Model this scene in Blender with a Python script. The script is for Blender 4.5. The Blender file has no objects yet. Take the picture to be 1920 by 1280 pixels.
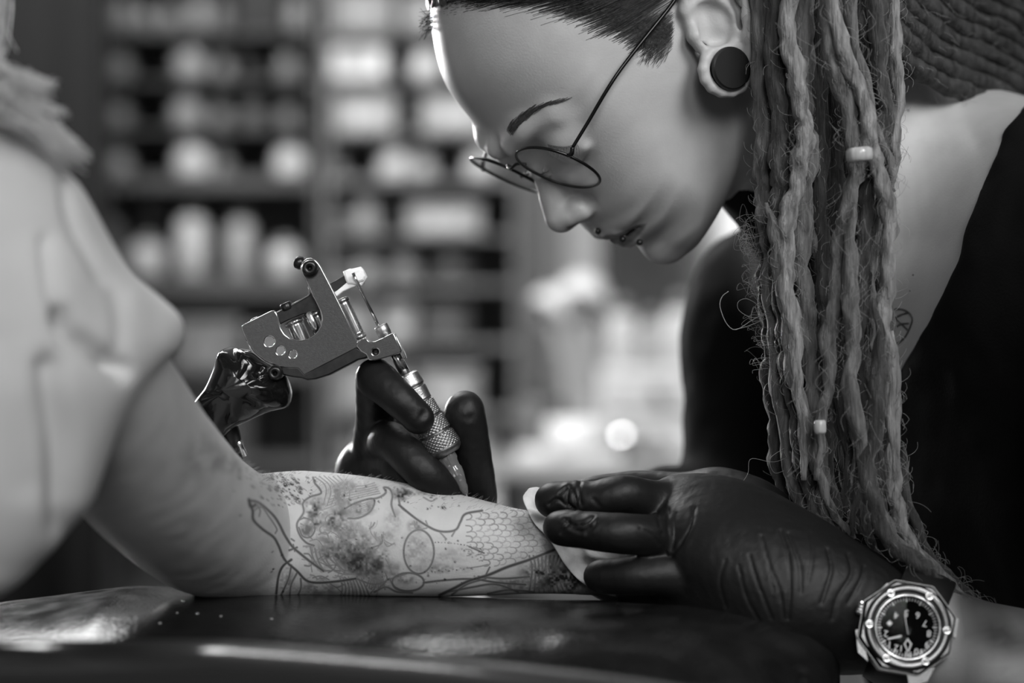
import bpy, bmesh, math, random
import numpy as np
from mathutils import Vector, Matrix
from mathutils.bvhtree import BVHTree

random.seed(7); RNG = np.random.default_rng(7)
SC = bpy.context.scene
COL = SC.collection

# ------------------------------------------------------------------ camera
CAM_D = 1.2                       # camera to focus plane (m)
K = 0.2778e-3                     # metres per photo pixel in the focus plane (y = 0)
ZC = 1.05                         # camera height
cam = bpy.data.cameras.new('camera')
cam.sensor_width = 36.0
cam.lens = 36.0 * CAM_D / (1920 * K)
cam.dof.use_dof = True
cam.dof.focus_distance = CAM_D - 0.015
cam.dof.aperture_fstop = 3.4
cam.clip_start = 0.05
camo = bpy.data.objects.new('camera', cam); COL.objects.link(camo)
camo.location = (0, -CAM_D, ZC); camo.rotation_euler = (math.pi / 2, 0, 0)
SC.camera = camo

# ------------------------------------------------------------------ world, exposure
w = bpy.data.worlds.new('world'); SC.world = w; w.use_nodes = True
w.node_tree.nodes['Background'].inputs['Color'].default_value = (0.6, 0.6, 0.6, 1)
w.node_tree.nodes['Background'].inputs['Strength'].default_value = 0.06
SC.view_settings.view_transform = 'Standard'
SC.view_settings.look = 'None'
SC.view_settings.exposure = 0.0
SC.view_settings.gamma = 1.0
SC.view_settings.use_curve_mapping = False

# ------------------------------------------------------------------ lights
def area(name, loc, target, size, power, size_y=None, spread=None):
    l = bpy.data.lights.new(name, 'AREA'); l.energy = power
    l.shape = 'RECTANGLE'; l.size = size; l.size_y = size_y or size
    if spread: l.spread = spread
    o = bpy.data.objects.new(name, l); COL.objects.link(o)
    o.location = loc
    d = Vector(target) - Vector(loc)
    o.rotation_euler = d.to_track_quat('-Z', 'Y').to_euler()
    return o
area('work_lamp_light', (0.64, -0.76, 1.80), (0.19, 0.0, 1.24), 0.60, 1.45, spread=math.radians(42))
area('client_side_light', (-0.15, -1.35, 1.48), (-0.215, -0.10, 0.98), 0.85, 1.15, spread=math.radians(27))
area('window_daylight', (-0.80, 1.35, 2.50), (0.0, 0.1, 1.05), 0.8, 30.0, 1.0)
area('added_rim_light', (-1.04, 2.55, 1.54), (0.03, 0.05, 1.22), 0.5, 1.8, spread=math.radians(15))  # added to rim her face from behind; no lamp stands there
area('shelf_fill_light', (-0.60, 1.30, 2.72), (-0.50, 2.9, 1.05), 1.6, 94.0, 0.6)  # added area light to brighten the shelves, without a ceiling fixture

# ------------------------------------------------------------------ helpers
def P(px, py, Y=0.0):
    s = K * (CAM_D + Y) / CAM_D
    return Vector(((px - 960) * s, Y, ZC + (640 - py) * s))
def SCL(Y=0.0): return K * (CAM_D + Y) / CAM_D
def proj(v):
    """world points (n,3) -> photo pixel coordinates, used to trace flat ink onto skin"""
    s = K * (CAM_D + v[:, 1]) / CAM_D
    return 960 + v[:, 0] / s, 640 - (v[:, 2] - ZC) / s

def new_mesh(name, verts, faces, smooth=True):
    me = bpy.data.meshes.new(name)
    verts = np.asarray(verts, dtype=np.float32)
    if isinstance(faces, np.ndarray) and faces.ndim == 2:
        n, k = faces.shape
        me.vertices.add(len(verts)); me.vertices.foreach_set('co', verts.ravel())
        me.loops.add(n * k); me.loops.foreach_set('vertex_index', faces.astype(np.int32).ravel())
        me.polygons.add(n)
        me.polygons.foreach_set('loop_start', np.arange(0, n * k, k, dtype=np.int32))
        try: me.polygons.foreach_set('loop_total', np.full(n, k, dtype=np.int32))
        except Exception: pass
        me.update(calc_edges=True)
    else:
        me.from_pydata([tuple(map(float, v)) for v in verts], [], [tuple(int(i) for i in f) for f in faces])
        me.update()
    if smooth:
        me.polygons.foreach_set('use_smooth', np.ones(len(me.polygons), dtype=bool))
    return me

class MB:
    """collects pieces of ONE part"""
    def __init__(self): self.v = []; self.f = []; self.n = 0
    def add(self, verts, faces):
        verts = np.asarray(verts, dtype=float)
        self.v.append(verts)
        for f in faces: self.f.append(tuple(int(i) + self.n for i in f))
        self.n += len(verts); return self
    def mesh(self, name, smooth=True):
        return new_mesh(name, np.concatenate(self.v), self.f, smooth)

def put(name, mesh, mat=None, parent=None):
    o = bpy.data.objects.new(name, mesh); COL.objects.link(o)
    if mat is not None and mesh is not None and len(mesh.materials) == 0: mesh.materials.append(mat)
    if parent is not None:
        o.parent = parent
        root = parent; off = Vector(parent.location)
        while root.parent is not None:
            root = root.parent; off = off + Vector(root.location)
        o.location = -off            # meshes are modelled in world coordinates
    return o
def tag(o, label, cat, group=None, kind=None):
    if label: o['label'] = label
    if cat: o['category'] = cat
    if group: o['group'] = group
    if kind: o['kind'] = kind
    return o
def thing(name, label, cat, loc, group=None):
    o = bpy.data.objects.new(name, None); COL.objects.link(o)
    o.location = loc; o.empty_display_size = 0.02
    return tag(o, label, cat, group)
def struct(name, mesh, mat, parent=None):
    o = put(name, mesh, mat, parent)
    if parent is None: o['kind'] = 'structure'
    return o

def catmull(pts, n, closed=False):
    p = np.asarray(pts, dtype=float)
    if closed: q = np.concatenate([p[-1:], p, p[:2]])
    else: q = np.concatenate([2 * p[:1] - p[1:2], p, 2 * p[-1:] - p[-2:-1]])
    m = len(q) - 3
    t = np.linspace(0, m, n, endpoint=not closed)
    i = np.minimum(t.astype(int), m - 1); u = (t - i)[:, None]
    a, b, c, d = q[i], q[i + 1], q[i + 2], q[i + 3]
    return 0.5 * (2 * b + (c - a) * u + (2 * a - 5 * b + 4 * c - d) * u**2 + (3 * b - a - 3 * c + d) * u**3)

def frames(pts):
    p = np.asarray(pts, float); t = np.gradient(p, axis=0)
    t /= np.linalg.norm(t, axis=1, keepdims=True) + 1e-12
    n0 = np.cross(t[0], [0.13, 1, 0.07]); n0 /= np.linalg.norm(n0) + 1e-12
    N = [n0]
    for i in range(1, len(p)):
        n = N[-1] - t[i] * np.dot(N[-1], t[i]); N.append(n / (np.linalg.norm(n) + 1e-12))
    N = np.array(N); return t, N, np.cross(t, N)
def tube(pts, rad, seg=8, caps=True, closed=False, radfn=None):
    p = np.asarray(pts, float); n = len(p)
    r = np.broadcast_to(np.asarray(rad, float), (n,)) if np.ndim(rad) < 2 else np.asarray(rad)
    t, N, B = frames(p)
    a = np.linspace(0, 2 * np.pi, seg, endpoint=False)
    rr = r[:, None] * np.ones((1, seg))
    if radfn is not None: rr = rr * radfn(n, seg)
    v = p[:, None, :] + rr[..., None] * (np.cos(a)[None, :, None] * N[:, None, :] + np.sin(a)[None, :, None] * B[:, None, :])
    v = v.reshape(-1, 3); f = []
    m = n if closed else n - 1
    for i in range(m):
        i2 = (i + 1) % n
        for j in range(seg):
            j2 = (j + 1) % seg
            f.append((i * seg + j, i * seg + j2, i2 * seg + j2, i2 * seg + j))
    if caps and not closed:
        f.append(tuple(range(seg))[::-1]); f.append(tuple((n - 1) * seg + j for j in range(seg)))
    return v, f
def lathe(origin, axis, prof, seg=32, radfn=None, ref=(0, -1, 0), ring=False):
    """prof: (distance along axis, radius) pairs"""
    ax = Vector(axis).normalized(); rf = Vector(ref)
    if abs(rf.normalized().dot(ax)) > .98: rf = Vector((0, 0, 1)) if abs(ax.z) < .9 else Vector((1, 0, 0))
    n = (rf - ax * rf.dot(ax)).normalized(); b = ax.cross(n)
    ax, n, b = map(np.array, (ax, n, b)); o = np.array(origin, float)
    pr = np.asarray(prof, float); m = len(pr)
    a = np.linspace(0, 2 * np.pi, seg, endpoint=False)
    rr = pr[:, 1][:, None] * np.ones((1, seg))
    if radfn is not None: rr = radfn(rr, pr[:, 0][:, None], a[None, :])
    v = o + pr[:, 0][:, None, None] * ax + rr[..., None] * (np.cos(a)[None, :, None] * n + np.sin(a)[None, :, None] * b)
    f = []
    for i in range(m if ring else m - 1):
        i2 = (i + 1) % m
        for j in range(seg):
            j2 = (j + 1) % seg
            f.append((i * seg + j, i * seg + j2, i2 * seg + j2, i2 * seg + j))
    if not ring:
        f.append(tuple(range(seg))[::-1]); f.append(tuple((m - 1) * seg + j for j in range(seg)))
    return v.reshape(-1, 3), f
def box(c, s, rot=0.0, bevel=0.0):
    """box centred at c, size s, turned about z; bevelled edges"""
    bm = bmesh.new(); bmesh.ops.create_cube(bm, size=1.0)
    for v in bm.verts: v.co = Vector((v.co.x * s[0], v.co.y * s[1], v.co.z * s[2]))
    if bevel > 0: bmesh.ops.bevel(bm, geom=bm.edges[:], offset=bevel, segments=2, affect='EDGES', profile=0.5)
    R = Matrix.Rotation(rot, 3, 'Z')
    vs = [R @ v.co + Vector(c) for v in bm.verts]; bm.verts.index_update()
    fs = [[v.index for v in f.verts] for f in bm.faces]; bm.free()
    return np.array([tuple(v) for v in vs]), fs
def bmbox(name, c, s, rot=0.0, bevel=0.0): return MB().add(*box(c, s, rot, bevel)).mesh(name, False)
def plate(splines, Y, thick, bevel=0.0):
    """2D outline (photo pixels; first the outer, then holes) -> solid plate in the plane y=Y, real thickness"""
    cu = bpy.data.curves.new('plate', 'CURVE'); cu.dimensions = '2D'; cu.fill_mode = 'BOTH'
    cu.extrude = thick / 2 - bevel; cu.bevel_depth = bevel; cu.bevel_resolution = 1
    for s in splines:
        sp = cu.splines.new('POLY'); sp.points.add(len(s) - 1); sp.use_cyclic_u = True
        for q, (x, y) in zip(sp.points, s):
            w_ = P(x, y, Y); q.co = (w_.x, w_.z - ZC, 0, 1)
    ob = bpy.data.objects.new('tmp_plate', cu)
    me = bpy.data.meshes.new_from_object(ob); bpy.data.objects.remove(ob); 
    for v in me.vertices:
        x, y, z = v.co; v.co = (x, Y - z, y + ZC)
    me.flip_normals() if hasattr(me, 'flip_normals') else None
    return me
def circ(x, y, r, n=24, a0=0.0, a1=360.0, full=True):
    return [(x + r * math.cos(math.radians(a0 + (a1 - a0) * i / (n if full else n - 1))), y + r * math.sin(math.radians(a0 + (a1 - a0) * i / (n if full else n - 1)))) for i in range(n)]

# ------------------------------------------------------------------ signed-distance modelling
def axis(lo, hi, flo, fhi, hf, hc):
    out = [lo]
    while out[-1] < hi:
        x = out[-1]
        dist = max(flo - x, x - fhi, 0.0)
        out.append(x + min(hc, hf + dist * 0.22))
    return np.array(out, dtype=np.float32)
def smin(a, b, k):
    h = np.clip(0.5 + 0.5 * (b - a) / k, 0, 1)
    return b + (a - b) * h - k * h * (1 - h)
class Field:
    def __init__(s, xs, ys, zs):
        s.x, s.y, s.z = xs, ys, zs
        s.F = np.full((len(xs), len(ys), len(zs)), 0.1, dtype=np.float32)
    def block(s, lo, hi):
        sl = []
        for ax, l, h in zip((s.x, s.y, s.z), lo, hi):
            a = max(int(np.searchsorted(ax, l)) - 1, 0); b = min(int(np.searchsorted(ax, h)) + 1, len(ax))
            sl.append(slice(a, max(b, a)))
        return tuple(sl)
    def pts(s, sl):
        return s.x[sl[0]][:, None, None], s.y[sl[1]][None, :, None], s.z[sl[2]][None, None, :]
    def merge(s, sl, d, k, op='u'):
        if d.size == 0: return
        if op == 'u': s.F[sl] = smin(s.F[sl], d, k) if k > 0 else np.minimum(s.F[sl], d)
        else: s.F[sl] = -smin(-s.F[sl], d, k) if k > 0 else np.maximum(s.F[sl], -d)
    def cone(s, a, b, ra, rb, k=0.004, op='u', sq=None):
        """tapered capsule; sq=(axis vector, factor) flattens it along an axis"""
        a = np.array(a, np.float32); b = np.array(b, np.float32); m = max(ra, rb) + k + 0.012
        if sq is not None: m += max(ra, rb) * max(0, 1 / sq[1] - 1)
        sl = s.block(np.minimum(a, b) - m, np.maximum(a, b) + m); X, Y, Z = s.pts(sl)
        ba = b - a; L = float(ba @ ba) + 1e-12
        qx, qy, qz = X - a[0], Y - a[1], Z - a[2]
        t = np.clip((qx * ba[0] + qy * ba[1] + qz * ba[2]) / L, 0, 1)
        dx, dy, dz = qx - t * ba[0], qy - t * ba[1], qz - t * ba[2]
        d2 = dx * dx + dy * dy + dz * dz
        if sq is not None:
            n = np.array(Vector(sq[0]).normalized(), np.float32); c = dx * n[0] + dy * n[1] + dz * n[2]
            d2 = d2 + c * c * (1 / sq[1] ** 2 - 1)
        s.merge(sl, np.sqrt(d2) - (ra + (rb - ra) * t), k, op)
    def chain(s, pts, rads, k=0.004, op='u', sq=None):
        for i in range(len(pts) - 1): s.cone(pts[i], pts[i + 1], rads[i], rads[i + 1], k, op, sq)
    def ball(s, c, r, k=0.004, op='u'): s.cone(c, Vector(c) + Vector((0, 0, 1e-5)), r, r, k, op)
    def ellipsoid(s, c, axes, rad, k=0.004, op='u'):
        """axes: three unit vectors; rad: three radii"""
        c = np.array(c, np.float32); m = max(rad) + k + 0.012
        sl = s.block(c - m, c + m); X, Y, Z = s.pts(sl); k0 = 0; k1 = 0
        for a_, r_ in zip(axes, rad):
            a_ = np.array(a_, np.float32); q = (X - c[0]) * a_[0] + (Y - c[1]) * a_[1] + (Z - c[2]) * a_[2]
            k0 = k0 + (q / r_) ** 2; k1 = k1 + (q / r_ ** 2) ** 2
        k0 = np.sqrt(k0); k1 = np.sqrt(k1) + 1e-9
        s.merge(sl, (k0 * (k0 - 1) / k1).astype(np.float32), k, op)
    def mesh(s, smooth_iters=1, lam=0.5):
        F = s.F.copy()
        F[0], F[-1] = 0.1, 0.1; F[:, 0], F[:, -1] = 0.1, 0.1; F[:, :, 0], F[:, :, -1] = 0.1, 0.1
        S = F < 0
        c = np.zeros(tuple(n - 1 for n in F.shape), np.uint8); nx, ny, nz = c.shape
        for i in (0, 1):
            for j in (0, 1):
                for k in (0, 1): c += S[i:i + nx, j:j + ny, k:k + nz]
        I = np.argwhere((c > 0) & (c < 8)); idx = np.full(c.shape, -1, np.int32)
        idx[I[:, 0], I[:, 1], I[:, 2]] = np.arange(len(I))
        acc = np.zeros((len(I), 3)); cnt = np.zeros(len(I))
        corn = [(i, j, k) for i in (0, 1) for j in (0, 1) for k in (0, 1)]
        val = {q: F[I[:, 0] + q[0], I[:, 1] + q[1], I[:, 2] + q[2]] for q in corn}
        def pos(q): return np.stack([s.x[I[:, 0] + q[0]], s.y[I[:, 1] + q[1]], s.z[I[:, 2] + q[2]]], 1)
        for q in corn:
            for ax in range(3):
                if q[ax]: continue
                q2 = tuple(1 if i == ax else q[i] for i in range(3))
                a, b = val[q], val[q2]; m = (a < 0) != (b < 0)
                if not m.any(): continue
                t = (a[m] / (a[m] - b[m]))[:, None]
                acc[m] += pos(q)[m] * (1 - t) + pos(q2)[m] * t; cnt[m] += 1
        V = acc / np.maximum(cnt, 1)[:, None]; Q = []
        for ax in range(3):
            A = np.moveaxis(S, ax, 0); X = np.moveaxis(idx, ax, 0)
            e = A[:-1, 1:-1, 1:-1] != A[1:, 1:-1, 1:-1]; J = np.argwhere(e)
            i, j, k = J[:, 0], J[:, 1] + 1, J[:, 2] + 1
            q = np.stack([X[i, j - 1, k - 1], X[i, j, k - 1], X[i, j, k], X[i, j - 1, k]], 1)
            ins = A[i, j, k]
            flip = ins if ax == 1 else ~ins
            q[flip] = q[flip][:, ::-1]; Q.append(q)
        Q = np.concatenate(Q)
        V = relax(V, Q, smooth_iters, lam)
        return V, Q
def relax(V, Q, it, lam=0.5):
    n = len(V)
    for _ in range(it):
        acc = np.zeros((n, 3)); c = np.zeros(n)
        for a in range(Q.shape[1]):
            i, j = Q[:, a], Q[:, (a + 1) % Q.shape[1]]
            for d in range(3):
                acc[:, d] += np.bincount(i, V[j, d], n) + np.bincount(j, V[i, d], n)
            c += np.bincount(i, minlength=n) + np.bincount(j, minlength=n)
        V = V + lam * (acc / np.maximum(c, 1)[:, None] - V)
    return V
def vnormals(V, Q):
    fn = np.cross(V[Q[:, 2]] - V[Q[:, 0]], V[Q[:, 3]] - V[Q[:, 1]])
    N = np.zeros_like(V)
    for a in range(4):
        for d in range(3): N[:, d] += np.bincount(Q[:, a], fn[:, d], len(V))
    return N / (np.linalg.norm(N, axis=1, keepdims=True) + 1e-12)
def polydist(px, py, line):
    """distance of points to a 2D polyline"""
    d = np.full(px.shape, 1e9); L = np.asarray(line, float)
    for a, b in zip(L[:-1], L[1:]):
        ba = b - a; t = np.clip(((px - a[0]) * ba[0] + (py - a[1]) * ba[1]) / (ba @ ba + 1e-9), 0, 1)
        d = np.minimum(d, (px - a[0] - t * ba[0]) ** 2 + (py - a[1] - t * ba[1]) ** 2)
    return np.sqrt(d)
def setattr_f(me, name, vals):
    at = me.attributes.new(name, 'FLOAT', 'POINT'); at.data.foreach_set('value', np.asarray(vals, np.float32))
def value_noise(p, scale, seed=0):
    """cheap smooth 3D noise in numpy, -1..1"""
    r = np.random.default_rng(seed); T = r.uniform(-1, 1, (16, 16, 16))
    q = np.asarray(p) * scale; i = np.floor(q).astype(int); f = q - i; f = f * f * (3 - 2 * f); out = 0
    for a in (0, 1):
        for b in (0, 1):
            for c in (0, 1):
                w_ = (f[..., 0] if a else 1 - f[..., 0]) * (f[..., 1] if b else 1 - f[..., 1]) * (f[..., 2] if c else 1 - f[..., 2])
                out = out + w_ * T[(i[..., 0] + a) % 16, (i[..., 1] + b) % 16, (i[..., 2] + c) % 16]
    return out

# ------------------------------------------------------------------ materials (procedural)
def mat(name, grey, rough=0.5, metal=0.0, bump=0.0, bscale=200.0, var=0.0, vscale=20.0, spec=0.5, emit=0.0, trans=0.0, sheen=0.0,
        stretch=None, attr=None, attr_grey=0.02, coat=0.0, sss=0.0, ior=1.45, detail=4.0, rvar=0.0):
    m = bpy.data.materials.new(name); m.use_nodes = True; nt = m.node_tree; b = nt.nodes['Principled BSDF']
    L = nt.links.new
    b.inputs['Base Color'].default_value = (grey, grey, grey, 1)
    b.inputs['Roughness'].default_value = rough; b.inputs['Metallic'].default_value = metal
    b.inputs['Specular IOR Level'].default_value = spec; b.inputs['IOR'].default_value = ior
    b.inputs['Transmission Weight'].default_value = trans; b.inputs['Coat Weight'].default_value = coat
    b.inputs['Sheen Weight'].default_value = sheen
    if sss > 0:
        b.inputs['Subsurface Weight'].default_value = sss; b.inputs['Subsurface Radius'].default_value = (1, 1, 1)
        b.inputs['Subsurface Scale'].default_value = 0.003
    if emit > 0:
        b.inputs['Emission Color'].default_value = (1, 1, 1, 1); b.inputs['Emission Strength'].default_value = emit
    tc = nt.nodes.new('ShaderNodeTexCoord'); src = tc.outputs['Object']
    if stretch:
        mp = nt.nodes.new('ShaderNodeMapping'); mp.inputs['Scale'].default_value = stretch; L(src, mp.inputs['Vector']); src = mp.outputs['Vector']
    col = None
    if var > 0:
        n = nt.nodes.new('ShaderNodeTexNoise'); n.inputs['Scale'].default_value = vscale; n.inputs['Detail'].default_value = detail
        L(src, n.inputs['Vector'])
        r = nt.nodes.new('ShaderNodeMapRange'); r.inputs['From Min'].default_value = 0.3; r.inputs['From Max'].default_value = 0.7
        r.inputs['To Min'].default_value = grey * (1 - var); r.inputs['To Max'].default_value = grey * (1 + var)
        L(n.outputs['Fac'], r.inputs['Value']); col = r.outputs['Result']
        if rvar > 0:
            r2 = nt.nodes.new('ShaderNodeMapRange'); r2.inputs['To Min'].default_value = max(0.02, rough - rvar); r2.inputs['To Max'].default_value = rough + rvar
            r2.inputs['From Min'].default_value = 0.3; r2.inputs['From Max'].default_value = 0.7
            L(n.outputs['Fac'], r2.inputs['Value']); L(r2.outputs['Result'], b.inputs['Roughness'])
    if attr:
        a = nt.nodes.new('ShaderNodeAttribute'); a.attribute_name = attr
        mx = nt.nodes.new('ShaderNodeMix'); mx.data_type = 'FLOAT'
        L(a.outputs['Fac'], mx.inputs[0])
        if col is not None: L(col, mx.inputs[2])
        else: mx.inputs[2].default_value = grey
        mx.inputs[3].default_value = attr_grey; col = mx.outputs[0]
    if col is not None: L(col, b.inputs['Base Color'])
    if bump > 0:
        n2 = nt.nodes.new('ShaderNodeTexNoise'); n2.inputs['Scale'].default_value = bscale; n2.inputs['Detail'].default_value = 3.0
        L(src, n2.inputs['Vector'])
        bp = nt.nodes.new('ShaderNodeBump'); bp.inputs['Strength'].default_value = bump; bp.inputs['Distance'].default_value = 0.001
        L(n2.outputs['Fac'], bp.inputs['Height']); L(bp.outputs['Normal'], b.inputs['Normal'])
    return m

M_skin = mat('artist_skin', 0.36, 0.48, bump=0.12, bscale=900, var=0.06, vscale=60, spec=0.4, attr='dark', attr_grey=0.03)
M_arm = mat('client_skin', 0.43, 0.5, bump=0.15, bscale=900, var=0.07, vscale=70, spec=0.35, attr='ink', attr_grey=0.018)
M_glove = mat('black_nitrile', 0.006, 0.5, bump=0.25, bscale=240, spec=0.32)
M_glove_far = M_glove
M_top = mat('black_cotton', 0.004, 0.85, bump=0.2, bscale=700, spec=0.15)
M_shirt = mat('pale_cotton', 0.66, 0.8, bump=0.15, bscale=500, var=0.04, vscale=30, spec=0.2)
M_dread = mat('dreadlock_hair', 0.085, 0.6, bump=1.0, bscale=1100, var=0.6, vscale=420, spec=0.3, stretch=(1, 1, 0.12), sheen=0.2)
M_dread_shaded = mat('shaded_dreadlock_hair', 0.028, 0.6, bump=1.0, bscale=900, var=0.6, vscale=260, spec=0.35, stretch=(1, 1, 0.3))  # darker copy of the lock hair, with shade in its colour
M_fuzz = mat('flyaway_hair', 0.2, 0.45, spec=0.5)
M_hair = mat('scalp_hair', 0.022, 0.45, bump=0.8, bscale=500, var=0.5, vscale=300, spec=0.5)
M_blond = mat('light_hair', 0.62, 0.5, spec=0.4, var=0.2, vscale=200)
M_chrome = mat('polished_steel', 0.62, 0.16, 1.0, var=0.15, vscale=300)
M_steel = mat('brushed_steel', 0.30, 0.38, 1.0, bump=0.15, bscale=1500, var=0.12, vscale=500)
M_plate = mat('machine_frame_steel', 0.06, 0.45, 0.9, bump=0.12, bscale=2500, var=0.1, vscale=700)
M_darkmetal = mat('blackened_steel', 0.035, 0.3, 0.8, var=0.2, vscale=300)
M_blackpl = mat('black_plastic', 0.008, 0.35, spec=0.4)
M_film = mat('black_film', 0.005, 0.14, bump=0.2, bscale=140, spec=0.5)
M_white_rub = mat('white_rubber', 0.8, 0.4)
M_glass = mat('clear_plastic', 0.9, 0.08, trans=0.9, ior=1.45)
M_paper = mat('paper_wipe', 0.55, 0.9, bump=1.0, bscale=160, var=0.2, vscale=90, spec=0.1)
# ------------------------------------------------------------------ room shell
M_wall = mat('painted_wall', 0.5, 0.9, bump=0.1, bscale=60, var=0.08, vscale=3)
M_wall_dark = mat('dark_wall', 0.02, 0.9, bump=0.1, bscale=60)
M_floor = mat('wood_floor', 0.10, 0.5, bump=0.2, bscale=40, var=0.3, vscale=6, stretch=(1, 8, 1))
M_ceil = mat('ceiling_paint', 0.6, 0.9)
XL, XR, YF, YB, ZT = -2.6, 2.6, -2.6, 3.45, 2.8
struct('floor', bmbox('floor', (0, 0.42, -0.05), (5.4, 6.3, 0.1)), M_floor)
struct('ceiling', bmbox('ceiling', (0, 0.42, ZT + 0.05), (5.4, 6.3, 0.1)), M_ceil)
struct('wall_left', bmbox('wall_left', (XL - 0.05, 0.42, ZT / 2), (0.1, 6.3, ZT)), M_wall)
struct('wall_right', bmbox('wall_right', (XR + 0.05, 0.42, ZT / 2), (0.1, 6.3, ZT)), M_wall)
struct('wall_front', bmbox('wall_front', (0, YF - 0.05, ZT / 2), (5.2, 0.1, ZT)), M_wall)
# ------------------------------------------------------------------ back wall with its window
YBK = 3.2
def bxp(x0, y0, x1, y1, Y, depth):
    """centre and size of a box whose front face, at depth Y, spans the given photo pixels"""
    a, b = P(x0, y0, Y), P(x1, y1, Y); return ((a.x + b.x) / 2, Y + depth / 2, (a.z + b.z) / 2), (abs(b.x - a.x), depth, abs(b.z - a.z))
wx0, wz1 = P(1318, 250, YBK).x, P(1318, 250, YBK).z; wx1, wz0 = wx0 + .95, P(1318, 760, YBK).z
wb = MB()
for x0, x1, z0, z1 in ((XL, wx0, 0, ZT), (wx1, XR, 0, ZT), (wx0, wx1, 0, wz0), (wx0, wx1, wz1, ZT)):
    wb.add(*box(((x0 + x1) / 2, YBK + .06, (z0 + z1) / 2), (x1 - x0, .12, z1 - z0)))
struct('wall_back', wb.mesh('wall_back', False), M_wall)
M_pane = mat('frosted_daylight_pane', .8, .6, emit=.6); M_frame = mat('window_frame', .7, .5)
win = struct('window_1', bmbox('window_1', ((wx0 + wx1) / 2, YBK + .075, wz0 - .012), (wx1 - wx0 + .08, .16, .024), 0, .004), M_frame)
for x in (wx0 + .02, (wx0 + wx1) / 2, wx1 - .02): put('window_frame', bmbox('window_frame', (x, YBK + .06, (wz0 + wz1) / 2), (.04, .05, wz1 - wz0), 0, .003), M_frame, win)
for z in (wz0 + .02, wz1 - .02): put('window_frame', bmbox('window_frame', ((wx0 + wx1) / 2, YBK + .06, z), (wx1 - wx0, .05, .04), 0, .003), M_frame, win)
for i in (0, 1):
    xa = wx0 + .04 + i * (wx1 - wx0 - .06) / 2; xb = xa + (wx1 - wx0 - .10) / 2
    put('pane', bmbox('pane', ((xa + xb) / 2, YBK + .07, (wz0 + wz1) / 2), (xb - xa, .008, wz1 - wz0 - .08)), M_pane, win)
struct('baseboard_back', bmbox('baseboard_back', (0, YBK - .008, .05), (XR - XL, .016, .1), 0, .004), M_frame)
# dark cloth hanging at the left of the shelves
M_curtain = mat('dark_curtain', .012, .95)
cw = []; n = 60; cx0, cx1 = P(-900, 0, 2.55).x, P(188, 0, 2.55).x
for i in range(n):
    u = i / (n - 1); x = cx0 + (cx1 - cx0) * u
    for yo in (0, .006): cw += [(x, 2.58 + .022 * math.sin(u * 44) + yo, .02), (x, 2.58 + .018 * math.sin(u * 44 + .3) + yo, 2.7)]
cf_ = []
for i in range(n - 1):
    a, b = i * 4, (i + 1) * 4; cf_ += [(a, b, b + 1, a + 1), (a + 2, a + 3, b + 3, b + 2), (a + 1, b + 1, b + 3, a + 3), (a, a + 2, b + 2, b)]
cf_ += [(0, 1, 3, 2), ((n - 1) * 4, (n - 1) * 4 + 2, (n - 1) * 4 + 3, (n - 1) * 4 + 1)]
tag(put('curtain', new_mesh('curtain', cw, cf_), M_curtain), 'dark curtain hanging from ceiling to floor beside the shelves', 'curtain')
# ------------------------------------------------------------------ shelves
GREY = {g: mat('glaze_%s' % n_, g, .35, spec=.5) for g, n_ in ((.02, 'black'), (.07, 'charcoal'), (.16, 'dark'), (.28, 'middle'), (.45, 'light'), (.68, 'pale'), (.92, 'white'))}
def gm(v): return GREY[min(GREY, key=lambda k: abs(k - v))]
M_shelf = mat('dark_shelf_board', .09, .6, var=.2, vscale=8); M_shelf_mid = mat('grey_shelf_board', .2, .6, var=.2, vscale=8); M_backp = mat('shelf_back', .2, .8)
YS = 2.84
def shelf_unit(name, label, x0, x1, ys, thick, m, mb_, top=-160, bottom=1180):
    t = thing(name, label, 'shelves', tuple(P((x0 + x1) / 2, bottom, YS)))
    for x in (x0, x1): put('side_panel', bmbox('side_panel', *bxp(x - 5, top, x + 5, bottom, YS, .229)), m, t)
    for y, th in zip(ys, thick): put('shelf', bmbox('shelf', *bxp(x0 + 5, y, x1 - 5, y + th, YS, .23), 0, .002), m, t)
    put('back_panel', bmbox('back_panel', *bxp(x0, top, x1, bottom, YS + .231, .008)), mb_, t)
    return t
shelf_unit('shelving_unit', 'tall dark shelving unit full of bottles beside the curtain', 196, 592, [-70, 58, 148, 238, 328, 518, 690, 860], [8, 8, 8, 8, 26, 40, 20, 20], M_shelf, M_backp)
shelf_unit('shelving_unit', 'grey shelving unit holding boxes and bright bottles, right of the darker one', 612, 968, [-70, 58, 148, 246, 332, 436, 530, 640, 770, 880], [8, 8, 8, 8, 14, 10, 12, 12, 12, 12], M_shelf_mid, mat('grey_shelf_back', .32, .8))
_bm = {}
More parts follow.
